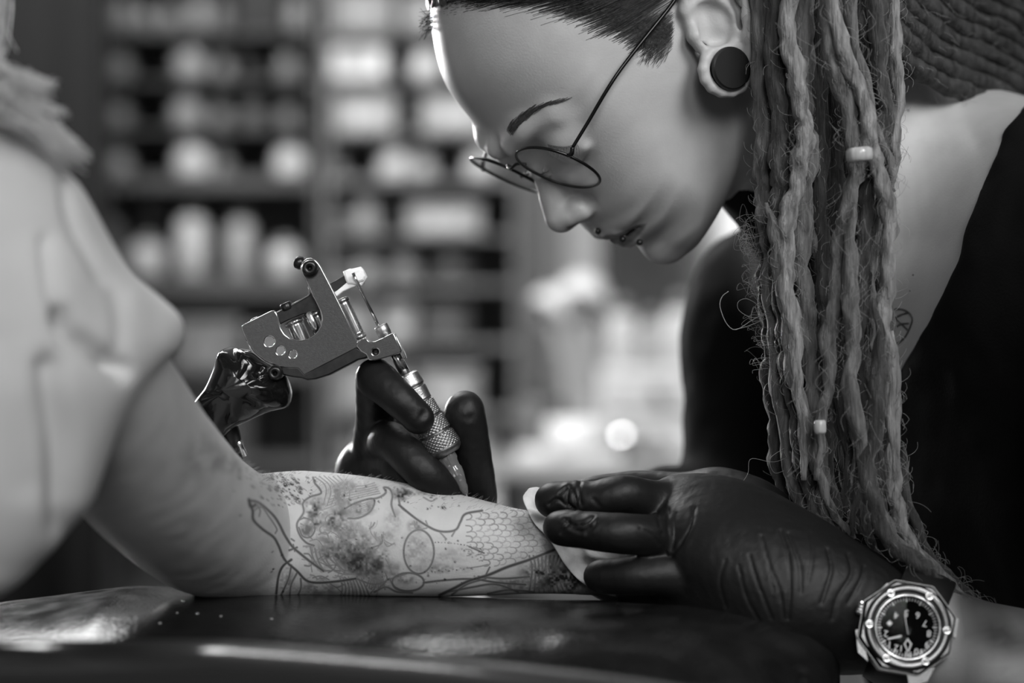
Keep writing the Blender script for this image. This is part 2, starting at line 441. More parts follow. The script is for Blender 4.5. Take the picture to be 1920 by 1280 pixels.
def bottle(px_, base_y, w_, h_, g, label, group, Y=YS + .07, cap=None):
    """ink bottle: body, shoulder, cap, label"""
    key = (round(w_ / 4), round(h_ / 6), g)
    pos = P(px_, base_y, Y)
    if key not in _bm:
        s = SCL(Y); r = w_ / 2 * s; H_ = h_ * s; t = thing('ink_bottle', None, None, (0, 0, 0))
        b1_ = MB().add(*lathe((0, 0, 0), (0, 0, 1), [(0, r * .9), (.003, r), (H_ * .68, r), (H_ * .76, r * .8), (H_ * .80, r * .45), (H_ * .84, r * .42), (H_ * .841, .0001)], 24)).mesh('bottle_body')
        b2_ = MB().add(*lathe((0, 0, H_ * .80), (0, 0, 1), [(0, r * .55), (H_ * .16, r * .5), (H_ * .2, r * .3), (H_ * .201, .0001)], 20)).mesh('cap')
        b3_ = MB().add(*lathe((0, 0, H_ * .16), (0, 0, 1), [(0, r * 1.005), (.0005, r * 1.015), (H_ * .4, r * 1.015), (H_ * .4 + .0005, r * 1.005)], 24)).mesh('bottle_label')
        put('bottle_body', b1_, gm(g), t); put('cap', b2_, gm(cap if cap is not None else max(.02, g * .5)), t); put('bottle_label', b3_, gm(min(.92, g * 1.15)), t); _bm[key] = t; first = True
    else:
        src = _bm[key]; t = src.copy(); COL.objects.link(t)
        for c in src.children:
            d = c.copy(); COL.objects.link(d); d.parent = t
    t.location = pos; return tag(t, label, 'bottle', group)
def carton(px0, y0, px1, y1, g, label, group=None, Y=YS + .03, depth=.14, name='box', cat='box'):
    c, s = bxp(px0, y0, px1, y1, Y, depth); t = thing(name, label, cat, (c[0], c[1], c[2] - s[2] / 2), group)
    put('carton', bmbox('carton', c, s, 0, .002), gm(g), t)
    put('lid', bmbox('lid', (c[0], c[1], c[2] + s[2] / 2 - s[2] * .07), (s[0] + .003, s[1] + .003, s[2] * .14), 0, .001), gm(min(.92, g * 1.1)), t)
    put('carton_label', bmbox('carton_label', (c[0], c[1] - s[1] / 2 - .0006, c[2] - s[2] * .1), (s[0] * .5, .001, s[2] * .35)), gm(.45 if g > .5 else min(.92, g * 1.6)), t)
    return t
ORD = ['leftmost', 'second from the left', 'third from the left', 'fourth from the left', 'fifth from the left', 'sixth from the left', 'seventh from the left', 'eighth from the left']
WORD = {.02: 'black', .07: 'charcoal', .16: 'dark', .28: 'grey', .45: 'light grey', .68: 'pale', .92: 'white'}
def nearest(v): return min(WORD, key=lambda k: abs(k - v))
def row(base, rowname, group, items):
    for i, (x, w_, h_, g) in enumerate(items): bottle(x, base, w_, h_, nearest(g), '%s ink bottle on %s, %s' % (WORD[nearest(g)], rowname, ORD[i]), group)
row(58, 'the top shelf of the dark unit', 'ink bottles on the top shelf', [(230, 40, 64, .28), (272, 34, 56, .28), (318, 40, 50, .28), (372, 46, 70, .28), (418, 34, 66, .2), (556, 40, 70, .28)])
carton(442, -30, 528, 58, .02, 'black box between bottles on the top shelf of the dark unit')
row(148, 'the second shelf of the dark unit', 'ink bottles on the second shelf', [(228, 42, 76, .28), (358, 66, 80, .42), (420, 32, 70, .28), (466, 26, 50, .07), (540, 44, 70, .3)])
row(238, 'the third shelf of the dark unit', 'ink bottles on the third shelf', [(226, 42, 78, .30), (352, 62, 82, .45), (416, 36, 74, .28), (476, 44, 60, .2), (540, 36, 72, .3)])
row(328, 'the fourth shelf of the dark unit', 'ink bottles on the fourth shelf', [(225, 44, 78, .42), (362, 70, 88, .92), (418, 34, 76, .3), (546, 64, 88, .92)])
row(518, 'the lower shelf of the dark unit', 'containers on the lower shelf', [(212, 34, 130, .2), (276, 66, 76, .68), (360, 56, 140, .68), (400, 30, 90, .07), (452, 48, 130, .42), (534, 60, 70, .68)])
carton(250, 372, 318, 436, .16, 'dark box standing behind the pale container on the lower shelf', Y=YS + .11, depth=.08)
carton(322, 600, 452, 690, .2, 'dark grey box on the shelf under the containers'); carton(470, 610, 560, 690, .16, 'dark box on the shelf under the containers, beside the wider box'); carton(230, 730, 470, 860, .1, 'wide charcoal box near the bottom of the dark unit')
carton(622, -20, 738, 56, .26, 'grey box on the top shelf of the grey unit'); carton(752, -10, 830, 56, .26, 'smaller grey box on the top shelf of the grey unit')
carton(610, 60, 722, 146, .92, 'bright white box on the second shelf of the grey unit'); row(148, 'the second shelf of the grey unit', 'bottles right of the white box', [(800, 60, 80, .92), (880, 60, 78, .68)])
carton(626, 168, 742, 246, .42, 'light grey box on the third shelf of the grey unit'); carton(790, 170, 920, 246, .45, 'light grey box behind her forehead on the third shelf of the grey unit')
row(332, 'the fourth shelf of the grey unit', 'bright bottles on the fourth shelf', [(628, 36, 74, .45), (742, 66, 90, .92), (796, 42, 78, .68), (904, 62, 88, .92)])
carton(764, 384, 900, 436, .45, 'wide light grey box on the fifth shelf of the grey unit'); row(436, 'the fifth shelf of the grey unit', 'bottles on the fifth shelf', [(688, 54, 90, .45), (640, 40, 60, .16)])
row(530, 'the sixth shelf of the grey unit', 'jars on the sixth shelf', [(640, 46, 80, .28), (690, 50, 84, .42), (760, 60, 60, .28), (850, 80, 60, .07)])
carton(620, 560, 700, 640, .28, 'grey box on the seventh shelf of the grey unit'); carton(716, 570, 778, 640, .36, 'upright light box on the seventh shelf of the grey unit'); carton(790, 556, 880, 640, .1, 'charcoal box on the seventh shelf of the grey unit')
carton(622, 660, 760, 770, .3, 'large grey box low on the grey unit'); carton(780, 690, 900, 770, .36, 'light grey box low on the grey unit'); carton(640, 800, 800, 880, .28, 'grey box on the lowest shelf of the grey unit'); carton(820, 790, 930, 880, .36, 'light grey box on the lowest shelf of the grey unit')
# ------------------------------------------------------------------ side table with its things
YT = 2.45
M_tabletop = mat('pale_tabletop', .4, .35)
tt_ = thing('side_table', 'pale work table behind the artist with bottles and a lamp', 'table', tuple(P(1250, 1800, YT)))
c, s = bxp(860, 872, 1720, 896, YT, .38); put('tabletop', bmbox('tabletop', c, s, 0, .004), M_tabletop, tt_); ztop = c[2] + s[2] / 2
for dx in (-.44, .44):
    for dy in (-.16, .16): put('leg', bmbox('leg', (c[0] + dx * s[0], c[1] + dy, (c[2] - s[2] / 2) / 2), (.04, .04, c[2] - s[2] / 2), 0, .003), M_frame, tt_)
tt_.location.z = 0
for ch_ in tt_.children: ch_.location = -tt_.location
YI = YT + .16
def ty(Y): return 640 - (ztop - ZC) / SCL(Y)
for x, w_, h_, g, l in ((1166, 52, 130, .68, 'white bottle on the side table'), (1222, 46, 110, .45, 'light grey bottle on the side table between two white ones'), (1276, 60, 138, .68, 'tall white bottle on the side table, nearest her sleeve')):
    bottle(x, 690, w_, h_, g, l, 'bottles on the white chest', Y=YI)
c, s = bxp(1126, 690, 1330, ty(YI), YI - .06, .22); cb = thing('drawer_chest', 'small white chest of drawers on the side table', 'chest', (c[0], c[1], ztop))
put('carcass', bmbox('carcass', c, s, 0, .004), gm(.68), cb)
for i in range(2):
    dz = s[2] * (.26 - .5 * i); dr = put('drawer', bmbox('drawer', (c[0], c[1] - s[1] / 2 - .004, c[2] + dz), (s[0] * .92, .012, s[2] * .42), 0, .003), gm(.68), cb)
    put('knob', MB().add(*lathe((c[0], c[1] - s[1] / 2 - .009, c[2] + dz), (0, -1, 0), [(0, .006), (.008, .005), (.012, .010), (.018, .009), (.02, .0001)], 16)).mesh('knob'), gm(.28), dr)
# lamp with two pale heads on bent arms
lp = thing('desk_lamp', 'pale double-headed desk lamp with bent arms on the side table', 'lamp', tuple(P(1090, ty(YI + .17), YI + .17)))
YL = YI + .17; lb = P(1066, ty(YL), YL)
put('base', MB().add(*lathe(lb, (0, 0, 1), [(0, .045), (.012, .045), (.02, .035), (.022, .012), (.023, .0001)], 28)).mesh('base'), gm(.45), lp)
for pts, hd, rr_, hd_dir in (([(1066, 868), (1066, 760), (1062, 690), (1048, 640), (1040, 600)], (1036, 578), 44, (-.5, -.4, -.6)), ([(1070, 868), (1108, 760), (1146, 690), (1150, 620), (1130, 560), (1104, 545)], (1092, 556), 52, (-.2, -.5, -.8))):
    put('arm', MB().add(*tube(catmull([tuple(P(x, y, YL)) for x, y in pts], 30), .011, 10)).mesh('arm'), gm(.45), lp)
    r = rr_ * SCL(YL); put('lamp_shade', MB().add(*lathe(P(*hd, YL) - Vector(hd_dir).normalized() * r * .8, hd_dir, [(0, .0001), (0, r * .3), (r * .25, r * .72), (r * .7, r * .96), (r * 1.3, r), (r * 1.32, r * .94), (r * .7, r * .9), (r * .3, r * .6), (r * .29, .0001)], 28)).mesh('lamp_shade'), gm(.92), lp)
# dark kettle-like canister, jar of brushes, roll, tray, polished ball
bottle(1004, ty(YI), 66, 150, .16, 'dark canister on the side table at the foot of the lamp', None, Y=YI + .1); bottle(1046, ty(YI + .02), 58, 110, .07, 'charcoal jar on the side table in front of the lamp', None, Y=YI + .02)
c0 = P(1086, 852, YI - .12); ro = thing('paper_roll', 'white paper roll lying on the side table', 'paper roll', (c0.x, c0.y, ztop))
put('roll', MB().add(*lathe((c0.x - .05, c0.y, ztop + .036), (1, .2, 0), [(0, .010), (0, .036), (.10, .036), (.10, .010), (0.0, .0098)], 28)).mesh('roll'), gm(.92), ro)
c, s = bxp(1006, 880, 1130, 896, YT - .02, .2); tr = thing('tray', 'white enamel tray on the front edge of the side table', 'tray', (c[0], YT + .1, ztop))
put('tray_base', bmbox('tray_base', (c[0], YT + .09, ztop + .004), (.16, .14, .006), 0, .002), gm(.92), tr)
for dx, dy, sx, sy in ((-.08, 0, .006, .14), (.08, 0, .006, .14), (0, -.07, .166, .006), (0, .07, .166, .006)): put('tray_rim', bmbox('tray_rim', (c[0] + dx, YT + .09 + dy, ztop + .012), (sx, sy, .018), 0, .002), gm(.92), tr)
c0 = P(1172, 857, YT + .05); o = put('steel_cup', MB().add(*lathe((c0.x, c0.y, ztop), (0, 0, 1), [(0, .022), (.002, .024), (.05, .028), (.051, .026), (.004, .021), (.0035, .0001)], 28)).mesh('steel_cup'), M_chrome); tag(o, 'small shiny steel cup on the side table', 'cup')
# poster-sized dark board and white post on the wall behind the lamp
M_board = mat('dark_board', .06, .7, var=.4, vscale=9)
bt = thing('wall_board', 'dark framed board on the back wall under her chin', 'board', tuple(P(1215, 590, YBK - .02)))
c, s = bxp(1132, 420, 1300, 600, YBK - .022, .012); put('panel', bmbox('panel', c, s), M_board, bt)
for dx, dz, sx, sz in ((-.5, 0, .014, 1), (.5, 0, .014, 1), (0, -.5, 1, .014), (0, .5, 1, .014)):
    put('frame', bmbox('frame', (c[0] + dx * s[0], c[1] - .004, c[2] + dz * s[2]), (sx if sx < .1 else s[0] + .014, .02, sz if sz < .1 else s[2] + .014), 0, .002), gm(.16), bt)
c, s = bxp(1058, 300, 1126, 1300, YBK - .06, .05); put_post = put('trim_1', bmbox('trim_1', (c[0], c[1], 1.4), (s[0], s[1], 2.8), 0, .004), gm(.68)); put_post['kind'] = 'structure'
# ------------------------------------------------------------------ the artist: head frame
TH, PI_ = math.radians(25), math.radians(57)
HF = Vector((-math.cos(PI_) * math.cos(TH), -math.cos(PI_) * math.sin(TH), -math.sin(PI_)))    # where the face points
HU = Vector((-math.sin(PI_) * math.cos(TH), -math.sin(PI_) * math.sin(TH), math.cos(PI_)))     # crown
HN = Vector((math.sin(TH), -math.cos(TH), 0))                                                   # towards the near ear
HO = P(1225, 60, 0.066)
def H(f, u, y): return HO + HF * (f * 1e-3) + HU * (u * 1e-3) + HN * (y * 1e-3)
def FU(px, py, y):
    """photo pixel at lateral distance y (mm) from the midline -> (f, u) in head millimetres"""
    Y = HO.y + HN.y * y * 1e-3
    for _ in range(6):
        q = P(px, py, Y) - HO - HN * (y * 1e-3)
        a, b, c, d = HF.x, HU.x, HF.z, HU.z; det = a * d - b * c
        f = (q.x * d - b * q.z) / det; u = (a * q.z - c * q.x) / det
        Y = HO.y + HF.y * f + HU.y * u + HN.y * y * 1e-3
    return f * 1e3, u * 1e3
def HP(px, py, y):
    f, u = FU(px, py, y); return H(f, u, y)

# midline of the face without nose
face_px = [(858, 172), (884, 206), (908, 236), (926, 254), (944, 264), (966, 276), (988, 298), (1012, 324), (1040, 352), (1072, 384), (1090, 404),
           (1100, 413), (1110, 421), (1117, 431), (1126, 441), (1138, 445), (1149, 444), (1156, 441), (1161, 447), (1169, 453), (1182, 457), (1196, 455),
           (1205, 452), (1211, 458), (1218, 469), (1230, 479), (1246, 481), (1262, 482)]
fm = [FU(x, y, 0) for x, y in face_px]
fore_ = [FU(x, y, 0) for x, y in ((838, 92), (846, 132))]
cran = [fm[1], fm[0], fore_[1], fore_[0]][::-1]
outline = fm + [(86, -84), (70, -84), (50, -79), (32, -74), (10, -72), (-20, -68), (-50, -50), (-76, -22), (-90, 5), (-97, 40), (-92, 80), (-72, 110),
           (-40, 130), (0, 138), (34, 132), (58, 120)] + [fore_[0], fore_[1]]
no_ = len(fm); rest_ = catmull(np.array(outline[no_ - 1:] + [outline[0], outline[1]], float), 160)
loop_ = np.array(fm[4:] + [tuple(q) for q in rest_[1:-1]] + fm[1:4]); k0_ = len(fm) - 4 + 6
for _ in range(120):
    sm_ = (np.roll(loop_, 1, 0) + np.roll(loop_, -1, 0)) / 2; loop_[k0_:] += .5 * (sm_ - loop_)[k0_:]
outline = [tuple(q) for q in loop_]
0 and print('FORE', fore_, fm[:4], fm[-3:])
gf = np.arange(-115, 141, 1.0); gu = np.arange(-105, 161, 1.0); GF, GU = np.meshgrid(gf, gu, indexing='ij')
def inside(X, Y, poly):
    c = np.zeros(X.shape, bool); n = len(poly)
    for i in range(n):
        (x1, y1), (x2, y2) = poly[i], poly[(i + 1) % n]
        m = ((y1 > Y) != (y2 > Y)); xi = (x2 - x1) * (Y - y1) / (y2 - y1 + 1e-12) + x1
        c ^= m & (X < xi)
    return c
Dm = polydist(GF, GU, outline + outline[:1]); Dm = np.where(inside(GF, GU, outline), Dm, -Dm)
def shep(ctrl, sig):
    num = 0; den = 0
    for f, u, v in ctrl:
        w_ = np.exp(-((GF - f) ** 2 + (GU - u) ** 2) / (2 * sig * sig)) + 1e-9
        num = num + w_ * v; den = den + w_
    return num / den
WM = shep([(-20, 60, 74), (30, 72, 72), (70, 75, 67), (92, 62, 62), (60, 45, 66), (60, 18, 65), (85, 25, 60), (95, 0, 54), (75, -12, 58), (78, -35, 51), (98, -50, 36), (98, -76, 29),
           (62, -55, 49), (60, -78, 44), (18, -45, 55), (25, -70, 48), (0, 0, 67), (-60, 0, 60), (-90, 40, 55), (-40, 110, 62), (40, 120, 62), (0, 138, 60), (30, 20, 68)], 18)
RM = shep([(-90, 40, 72), (0, 138, 75), (-60, 110, 72), (60, 115, 62), (95, 85, 58), (100, 55, 50), (92, 25, 42), (95, 0, 42), (97, -30, 33), (100, -55, 27), (97, -78, 27), (75, -84, 26),
           (45, -78, 24), (10, -72, 26), (-50, -50, 50), (30, 30, 60)], 16)
def blur2(A, n):
    for _ in range(n):
        A = (A + np.roll(A, 1, 0) + np.roll(A, -1, 0)) / 3; A = (A + np.roll(A, 1, 1) + np.roll(A, -1, 1)) / 3
    return A
WM = blur2(WM, 60); RM = blur2(RM, 60)
AM = np.clip(1 - blur2(Dm, 1) / RM, 0, 3)

bx = axis(-0.085, 0.44, -0.06, 0.16, 0.0010, 0.0065)
by = axis(-0.20, 0.40, -0.015, 0.17, 0.0010, 0.0065)
bz = axis(0.80, 1.30, 1.075, 1.262, 0.0010, 0.0065)
B = Field(bx, by, bz)
def head_field(Fd):
    sl = Fd.block((HO.x - .16, HO.y - .13, HO.z - .15), (HO.x + .16, HO.y + .13, HO.z + .17)); X, Y, Z = Fd.pts(sl)
    qx, qy, qz = (X - HO.x) * 1e3, (Y - HO.y) * 1e3, (Z - HO.z) * 1e3
    f = qx * HF.x + qy * HF.y + qz * HF.z; u = qx * HU.x + qy * HU.y + qz * HU.z; n = np.abs(qx * HN.x + qy * HN.y + qz * HN.z)
    i = np.clip((f - gf[0]), 0, len(gf) - 1.001); j = np.clip((u - gu[0]), 0, len(gu) - 1.001)
    i0 = i.astype(np.int32); j0 = j.astype(np.int32); fi = (i - i0).astype(np.float32); fj = (j - j0).astype(np.float32)
    def L(A):
        A = A.astype(np.float32)
        return (A[i0, j0] * (1 - fi) + A[i0 + 1, j0] * fi) * (1 - fj) + (A[i0, j0 + 1] * (1 - fi) + A[i0 + 1, j0 + 1] * fi) * fj
    W = L(WM); a = L(AM); R = L(RM)
    G = np.sqrt((n / W) ** 2 + a * a) - 1
    d = G * np.minimum(W, R) * 1e-3
    Fd.merge(sl, d.astype(np.float32), 0.0)
head_field(B)
def sym(fn):
    for s in (1, -1): fn(s)
def hp(px, py, y, s=1, ylat=None):
    """point placed by its near-side pixel, mirrored to the far side for s=-1"""
    f, u = FU(px, py, y); return H(f, u, s * y)

# brow ridge, sockets, eyes, cheeks
sym(lambda s: B.chain([hp(962, 276, 10, s), hp(996, 250, 24, s), hp(1042, 220, 40, s)], [.0045, .005, .004], k=.014))
eye_f, eye_u = FU(1052, 262, 32)
sym(lambda s: B.ball(H(eye_f + 13, eye_u - 3, s * 31), .0135, k=.014, op='s'))
sym(lambda s: B.ball(H(eye_f - 3.6, eye_u - 1, s * 32), .0128, k=.006))
sym(lambda s: B.chain([H(eye_f + 2.5, eye_u - 9.5, s * 22), H(eye_f + 4, eye_u - 11.0, s * 32), H(eye_f - .5, eye_u - 9, s * 43)], [.0012, .0014, .001], k=.006))   # lower lid
# nose
nd = [(1000, 292, .0048), (1020, 318, .0050), (1031, 345, .0056), (1041, 375, .0068), (1050, 405, .0084)]
B.chain([H(*FU(x, y, 0), 0) for x, y, r in nd], [r for x, y, r in nd], k=.006)
B.cone(H(*FU(1056, 405, 0), 0), H(*FU(1088, 398, 0), 0), .0072, .005, k=.005)
sym(lambda s: B.chain([hp(1070, 404, 8, s), hp(1088, 391, 11, s), hp(1094, 382, 12, s)], [.0054, .0060, .0050], k=.004))
sym(lambda s: B.cone(hp(1072, 424, 6, s), hp(1080, 407, 6.5, s), .0023, .0028, k=.002, op='s'))
sym(lambda s: B.chain([hp(1085, 365, 14.5, s), hp(1103, 372, 19, s), hp(1112, 388, 19.5, s)], [.0018, .0022, .0014], k=.004, op='s'))
# lips
upl = [H(*FU(1131, 433, 0), 0)] ; 
sym(lambda s: B.chain([H(*FU(1136, 432, 0), 0), hp(1160, 428, 11, s), hp(1206, 408, 23, s)], [.0042, .0042, .0018], k=.003))
sym(lambda s: B.chain([H(*FU(1176, 445, 0), 0), hp(1190, 438, 10, s), hp(1212, 414, 23, s)], [.0050, .0046, .0018], k=.003))
sym(lambda s: B.chain([H(*FU(1154, 441, 0), 0), hp(1172, 433, 11, s), hp(1198, 418, 20, s), hp(1214, 409, 25.5, s)], [.0014, .0018, .0016, .0012], k=.002, op='s'))
B.ball(H(*FU(1244, 464, 0), 0), .0075, k=.012)
# near ear (traced in the plane of the ear) and the far one mirrored
def ear(s):
    def c(pts, rads, k=.0025, op='u'): B.chain([hp(x, y, l, s) for x, y, l in pts], rads, k, op)
    c([(1296, 62, 69), (1285, 20, 71), (1292, -22, 75), (1322, -50, 79), (1362, -48, 83), (1390, -15, 85), (1400, 30, 84), (1402, 70, 82), (1403, 105, 80)], [.0030, .0036, .0036, .0036, .0036, .0036, .0034, .0031, .0030])
    ring = [(1362 + 43 * math.cos(t), 130 + 43 * math.sin(t), 78) for t in np.linspace(0, 2 * math.pi, 15)]
    c(ring, [.0028] * 15)
    c([(1330, -18, 77), (1362, -6, 78), (1380, 24, 78), (1384, 58, 77), (1376, 84, 77)], [.0030, .0036, .0038, .0036, .003])
    c([(1315, 5, 74), (1345, 0, 76), (1365, 10, 77)], [.0025, .003, .003])
    c([(1300, 45, 71), (1304, 68, 74), (1316, 86, 75), (1332, 96, 75.5), (1350, 90, 75)], [.0040, .0044, .0036, .0032, .003])
    B.ellipsoid(hp(1350, 35, 70, s), [HF, HU, HN], [.0165, .024, .0055], k=.004)
    B.chain([hp(1328, 24, 78, s), hp(1336, 64, 78, s), hp(1350, 70, 77, s)], [.0068, .0060, .004], k=.003, op='s')
    c([(1300, -2, 76), (1322, -20, 80), (1352, -24, 82), (1384, 8, 82), (1392, 50, 80)], [.0022, .0024, .0024, .0024, .002], k=.003, op='s')
sym(ear)

# ------------------------------------------------------------------ neck, chest, arms
nb = P(1730, 354, .115)                                   # base of neck
B.chain([H(-38, -10, 0), H(-36, -60, 0), nb + Vector((-0.02, 0, .0)), nb + Vector((.03, 0, -.01))], [.056, .053, .056, .062], k=.016)
NECKL = [H(8, -46, 0), nb + Vector((-.050, 0, -.020)), nb + Vector((-.005, 0, -.05))]
B.chain(NECKL, [.032, .040, .045], k=.02)
for q in []: print('NECK', 960 + q.x / SCL(q.y), 640 - (q.z - ZC) / SCL(q.y))
SHN = nb + HN * .175 + Vector((.022, 0, -.036)); SHF = P(1436, 566, .265)
SPD = Vector((.30, 0, -.95)).normalized()                 # down the spine
FWD = Vector((-HN.y, HN.x, 0)) * -1                       # horizontally where she faces
B.chain([nb + Vector((.03, 0, .002)), SHN], [.050, .046], k=.022); B.chain([nb + Vector((.03, 0, -.02)), SHF], [.045, .041], k=.025)
for f_, w_ in ((.06, .105), (.15, .112), (.25, .108)):
    c_ = nb + SPD * f_ + Vector((.03, 0, -.01))
    B.cone(c_ + HN * .075, c_ - HN * .075, w_ * .92, w_ * .92, k=.03)
def near_collar(): 
    B.chain([nb + Vector((-.04, -.03, -.055)), SHN + Vector((-.03, .0, -.015))], [.010, .012], k=.016)
near_collar()
# far arm: shoulder, elbow, forearm reaching the machine
EF = P(1395, 985, .235); WF = P(748, 962, .100)
B.chain([SHF, P(1408, 640, .262), EF], [.041, .038, .033], k=.015)
B.chain([EF, P(1050, 1085, .17), WF], [.034, .029, .021], k=.008)
# near arm: shoulder, elbow outside the frame, forearm to the watch
EN = P(2170, 1350, -.09); WN = P(1640, 1165, -.040)
B.chain([SHN, P(2150, 780, -.10), EN], [.044, .043, .036], k=.015)
B.chain([EN, P(1900, 1275, -.055), P(1740, 1192, -.044), WN], [.037, .034, .0255, .024], k=.01)
bV, bQ = B.mesh(2, 0.5)
del B.F
bN = vnormals(bV, bQ)
M_lip = None
art = thing('person', 'woman with long dreadlocks, round glasses and black V-neck top bending over the tattooed forearm', 'person', (0.30, 0.12, 0.0))
body_me = new_mesh('body', bV, bQ)
# natural colour of the skin: lips, hair roots
rel = (bV - np.array(HO)) * 1e3
hf_, hu_, hn_ = rel @ np.array(HF), rel @ np.array(HU), rel @ np.array(HN)
bpx, bpy_ = proj(bV)
lipc = [FU(1140, 440, 0), FU(1168, 446, 5), FU(1210, 411, 24)]
dark = np.zeros(len(bV))
def lipmask():
    m = np.zeros(len(bV)); an = np.abs(hn_)
    # along the mouth line: position in (f,u) of the mouth as a function of |y|
    ys = [0, 11, 20, 25]; pts = [FU(1154, 441, 0), FU(1172, 433, 11), FU(1198, 418, 20), FU(1214, 409, 25.5)]
    mf = np.interp(an, ys, [p[0] for p in pts]); mu = np.interp(an, ys, [p[1] for p in pts])
    wd = np.interp(an, [0, 6, 14, 22, 27], [8.0, 8.0, 6.5, 3.5, 0.5])
    du = hu_ - mu
    m = np.clip((wd - np.abs(du + 0.5)) / 1.5, 0, 1) * (hf_ > mf - 14) * (an < 27)
    return m
dark = np.maximum(dark, 0.75 * lipmask())
def hairline(f): return np.interp(f, [-100, -40, -12, 0, 8, 16, 24, 34, 46, 58, 72, 84, 100], [-40, -38, -30, 20, 32, 36, 46, 78, 93, 105, 117, 124, 136])
roots = np.clip((hu_ - hairline(hf_) + 9) / 12, 0, 1) * (hf_ > -10) * (np.abs(hn_) < 69) * (hu_ > 30); dark = np.maximum(dark, .85 * roots ** 1.5)
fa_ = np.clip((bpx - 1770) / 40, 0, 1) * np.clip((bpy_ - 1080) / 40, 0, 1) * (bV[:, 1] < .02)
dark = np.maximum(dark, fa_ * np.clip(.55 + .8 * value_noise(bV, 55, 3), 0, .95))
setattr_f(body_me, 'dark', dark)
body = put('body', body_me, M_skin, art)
BVH = BVHTree.FromPolygons([tuple(v) for v in bV], [tuple(q) for q in bQ.tolist()])
CAMP = Vector((0, -CAM_D, ZC))
def surf(px, py, off=0.0, bvh=None):
    """point of the body's surface that one meets when looking at this place of it; off lifts it off the surface"""
    d = (P(px, py, 0) - CAMP).normalized()
    h = (bvh or BVH).ray_cast(CAMP, d)
    if h[0] is None: return None, None
    n = h[1] if h[1].dot(d) < 0 else -h[1]
    return h[0] + n * off, n
# ------------------------------------------------------------------ gloved hands of the artist
def pl(lst): return [P(x, y, Y) for x, y, Y, r in lst], [r * SCL(Y) for x, y, Y, r in lst]
# far hand, holding the machine (Y grows away from the camera)
G = Field(axis(-0.105, 0.04, -.1, .035, .0009, .003), axis(-0.035, 0.14, -.03, .06, .0009, .004), axis(0.93, 1.06, .95, 1.05, .0009, .004))
def dense(l):
    return [tuple(q) for q in catmull(np.array(l, float) * [1, 1, 1e3, 1], len(l) * 4 - 3) * [1, 1, 1e-3, 1]] if len(l) > 2 else l
def gch(l, k=.003, op='u', F=None):
    p, r = pl(dense(l)); (F or G).chain(p, r, k, op)
gch([(702, 880, .060, 58), (712, 910, .075, 68), (745, 945, .092, 80), (800, 990, .108, 86)], k=.01)              # back of hand into the wrist
gch([(742, 800, .045, 52), (790, 850, .05, 66), (850, 880, .045, 60)], k=.012)              # palm
gch([(698, 850, .052, 36), (702, 790, .032, 32), (700, 712, .004, 30), (712, 716, -.004, 31), (748, 748, -.011, 28), (781, 780, -.011, 24), (786, 786, -.011, 22)], k=.0035)  # index finger
gch([(712, 860, .055, 30), (722, 828, .020, 31), (742, 832, .004, 31), (786, 876, -.004, 31), (818, 905, -.002, 27), (842, 922, .004, 24)], k=.0035)  # middle finger
gch([(700, 885, .055, 28), (733, 874, .018, 21), (760, 905, .010, 24), (800, 938, .016, 23)], k=.004)            # ring finger
gch([(700, 905, .07, 26), (722, 905, .030, 20), (748, 935, .022, 21), (780, 955, .03, 20)], k=.004)              # little finger
gch([(872, 764, .010, 29), (871, 778, .009, 30), (880, 806, .011, 28), (886, 855, .016, 30), (893, 905, .026, 31), (889, 950, .042, 36), (850, 965, .075, 50)], k=.004)  # thumb
gch([(858, 778, -.003, 2.2), (872, 786, -.004, 2.0), (885, 783, -.002, 2.0)], k=.003, op='s')
gch([(866, 768, -.003, 1.8), (880, 772, -.004, 1.6)], k=.003, op='s')
gch([(784, 800, -.021, 2.0), (792, 784, -.021, 2.2), (798, 772, -.018, 1.6)], k=.003, op='s')
gV, gQ = G.mesh(2, .5)
def wrinkle(V, Q, amp, sc, seed):
    N = vnormals(V, Q); d = 0
    for i, (s_, a_) in enumerate(sc):
        q = V * np.array(s_); n = value_noise(q, 1.0, seed + i); d = d + a_ * (1 - np.abs(n) * 2)
    return V + N * (amp * d)[:, None]
gV = wrinkle(gV, gQ, .00016, [((160, 160, 160), .6), ((420, 420, 260), .3)], 3)
glove_far = put('glove', new_mesh('glove', gV, gQ), M_glove, art)

# near hand: pressing the wipe
G2 = Field(axis(0.0, 0.235, .005, .19, .0009, .003), axis(-0.115, 0.08, -.085, .05, .0011, .004), axis(0.86, 1.02, .88, 1.0, .0009, .003))
def g2(l, k=.004, op='u', sq=None):
    p, r = pl(dense(l)); G2.chain(p, r, k, op, sq)
# back of hand: palm slab from knuckles to wrist
g2([(1262, 946, -.012, 50), (1370, 996, -.022, 84), (1480, 1066, -.034, 95), (1560, 1118, -.038, 92), (1640, 1160, -.040, 90)], k=.010)
g2([(1250, 1010, -.022, 48), (1345, 1050, -.034, 80), (1470, 1115, -.042, 92), (1580, 1150, -.042, 88)], k=.016)
g2([(1255, 1072, -.020, 42), (1345, 1110, -.030, 66), (1460, 1150, -.042, 78)], k=.016)
g2([(1300, 916, .012, 24), (1365, 918, .006, 24), (1440, 968, -.005, 48)], k=.010)                                     # far edge of the hand
g2([(1033, 938, -.026, 24), (1040, 937, -.027, 26), (1080, 934, -.030, 26), (1115, 938, -.032, 29), (1165, 927, -.034, 31), (1205, 936, -.026, 33), (1265, 950, -.012, 40)], k=.004)  # index
g2([(1046, 988, -.044, 21), (1056, 990, -.046, 26), (1110, 995, -.052, 30), (1165, 1000, -.055, 32), (1215, 1003, -.048, 33), (1262, 1012, -.030, 40)], k=.004)                     # middle
g2([(1118, 1080, -.038, 18), (1132, 1080, -.040, 25), (1180, 1080, -.046, 29), (1240, 1078, -.046, 33), (1310, 1085, -.038, 44)], k=.004)                                           # ring
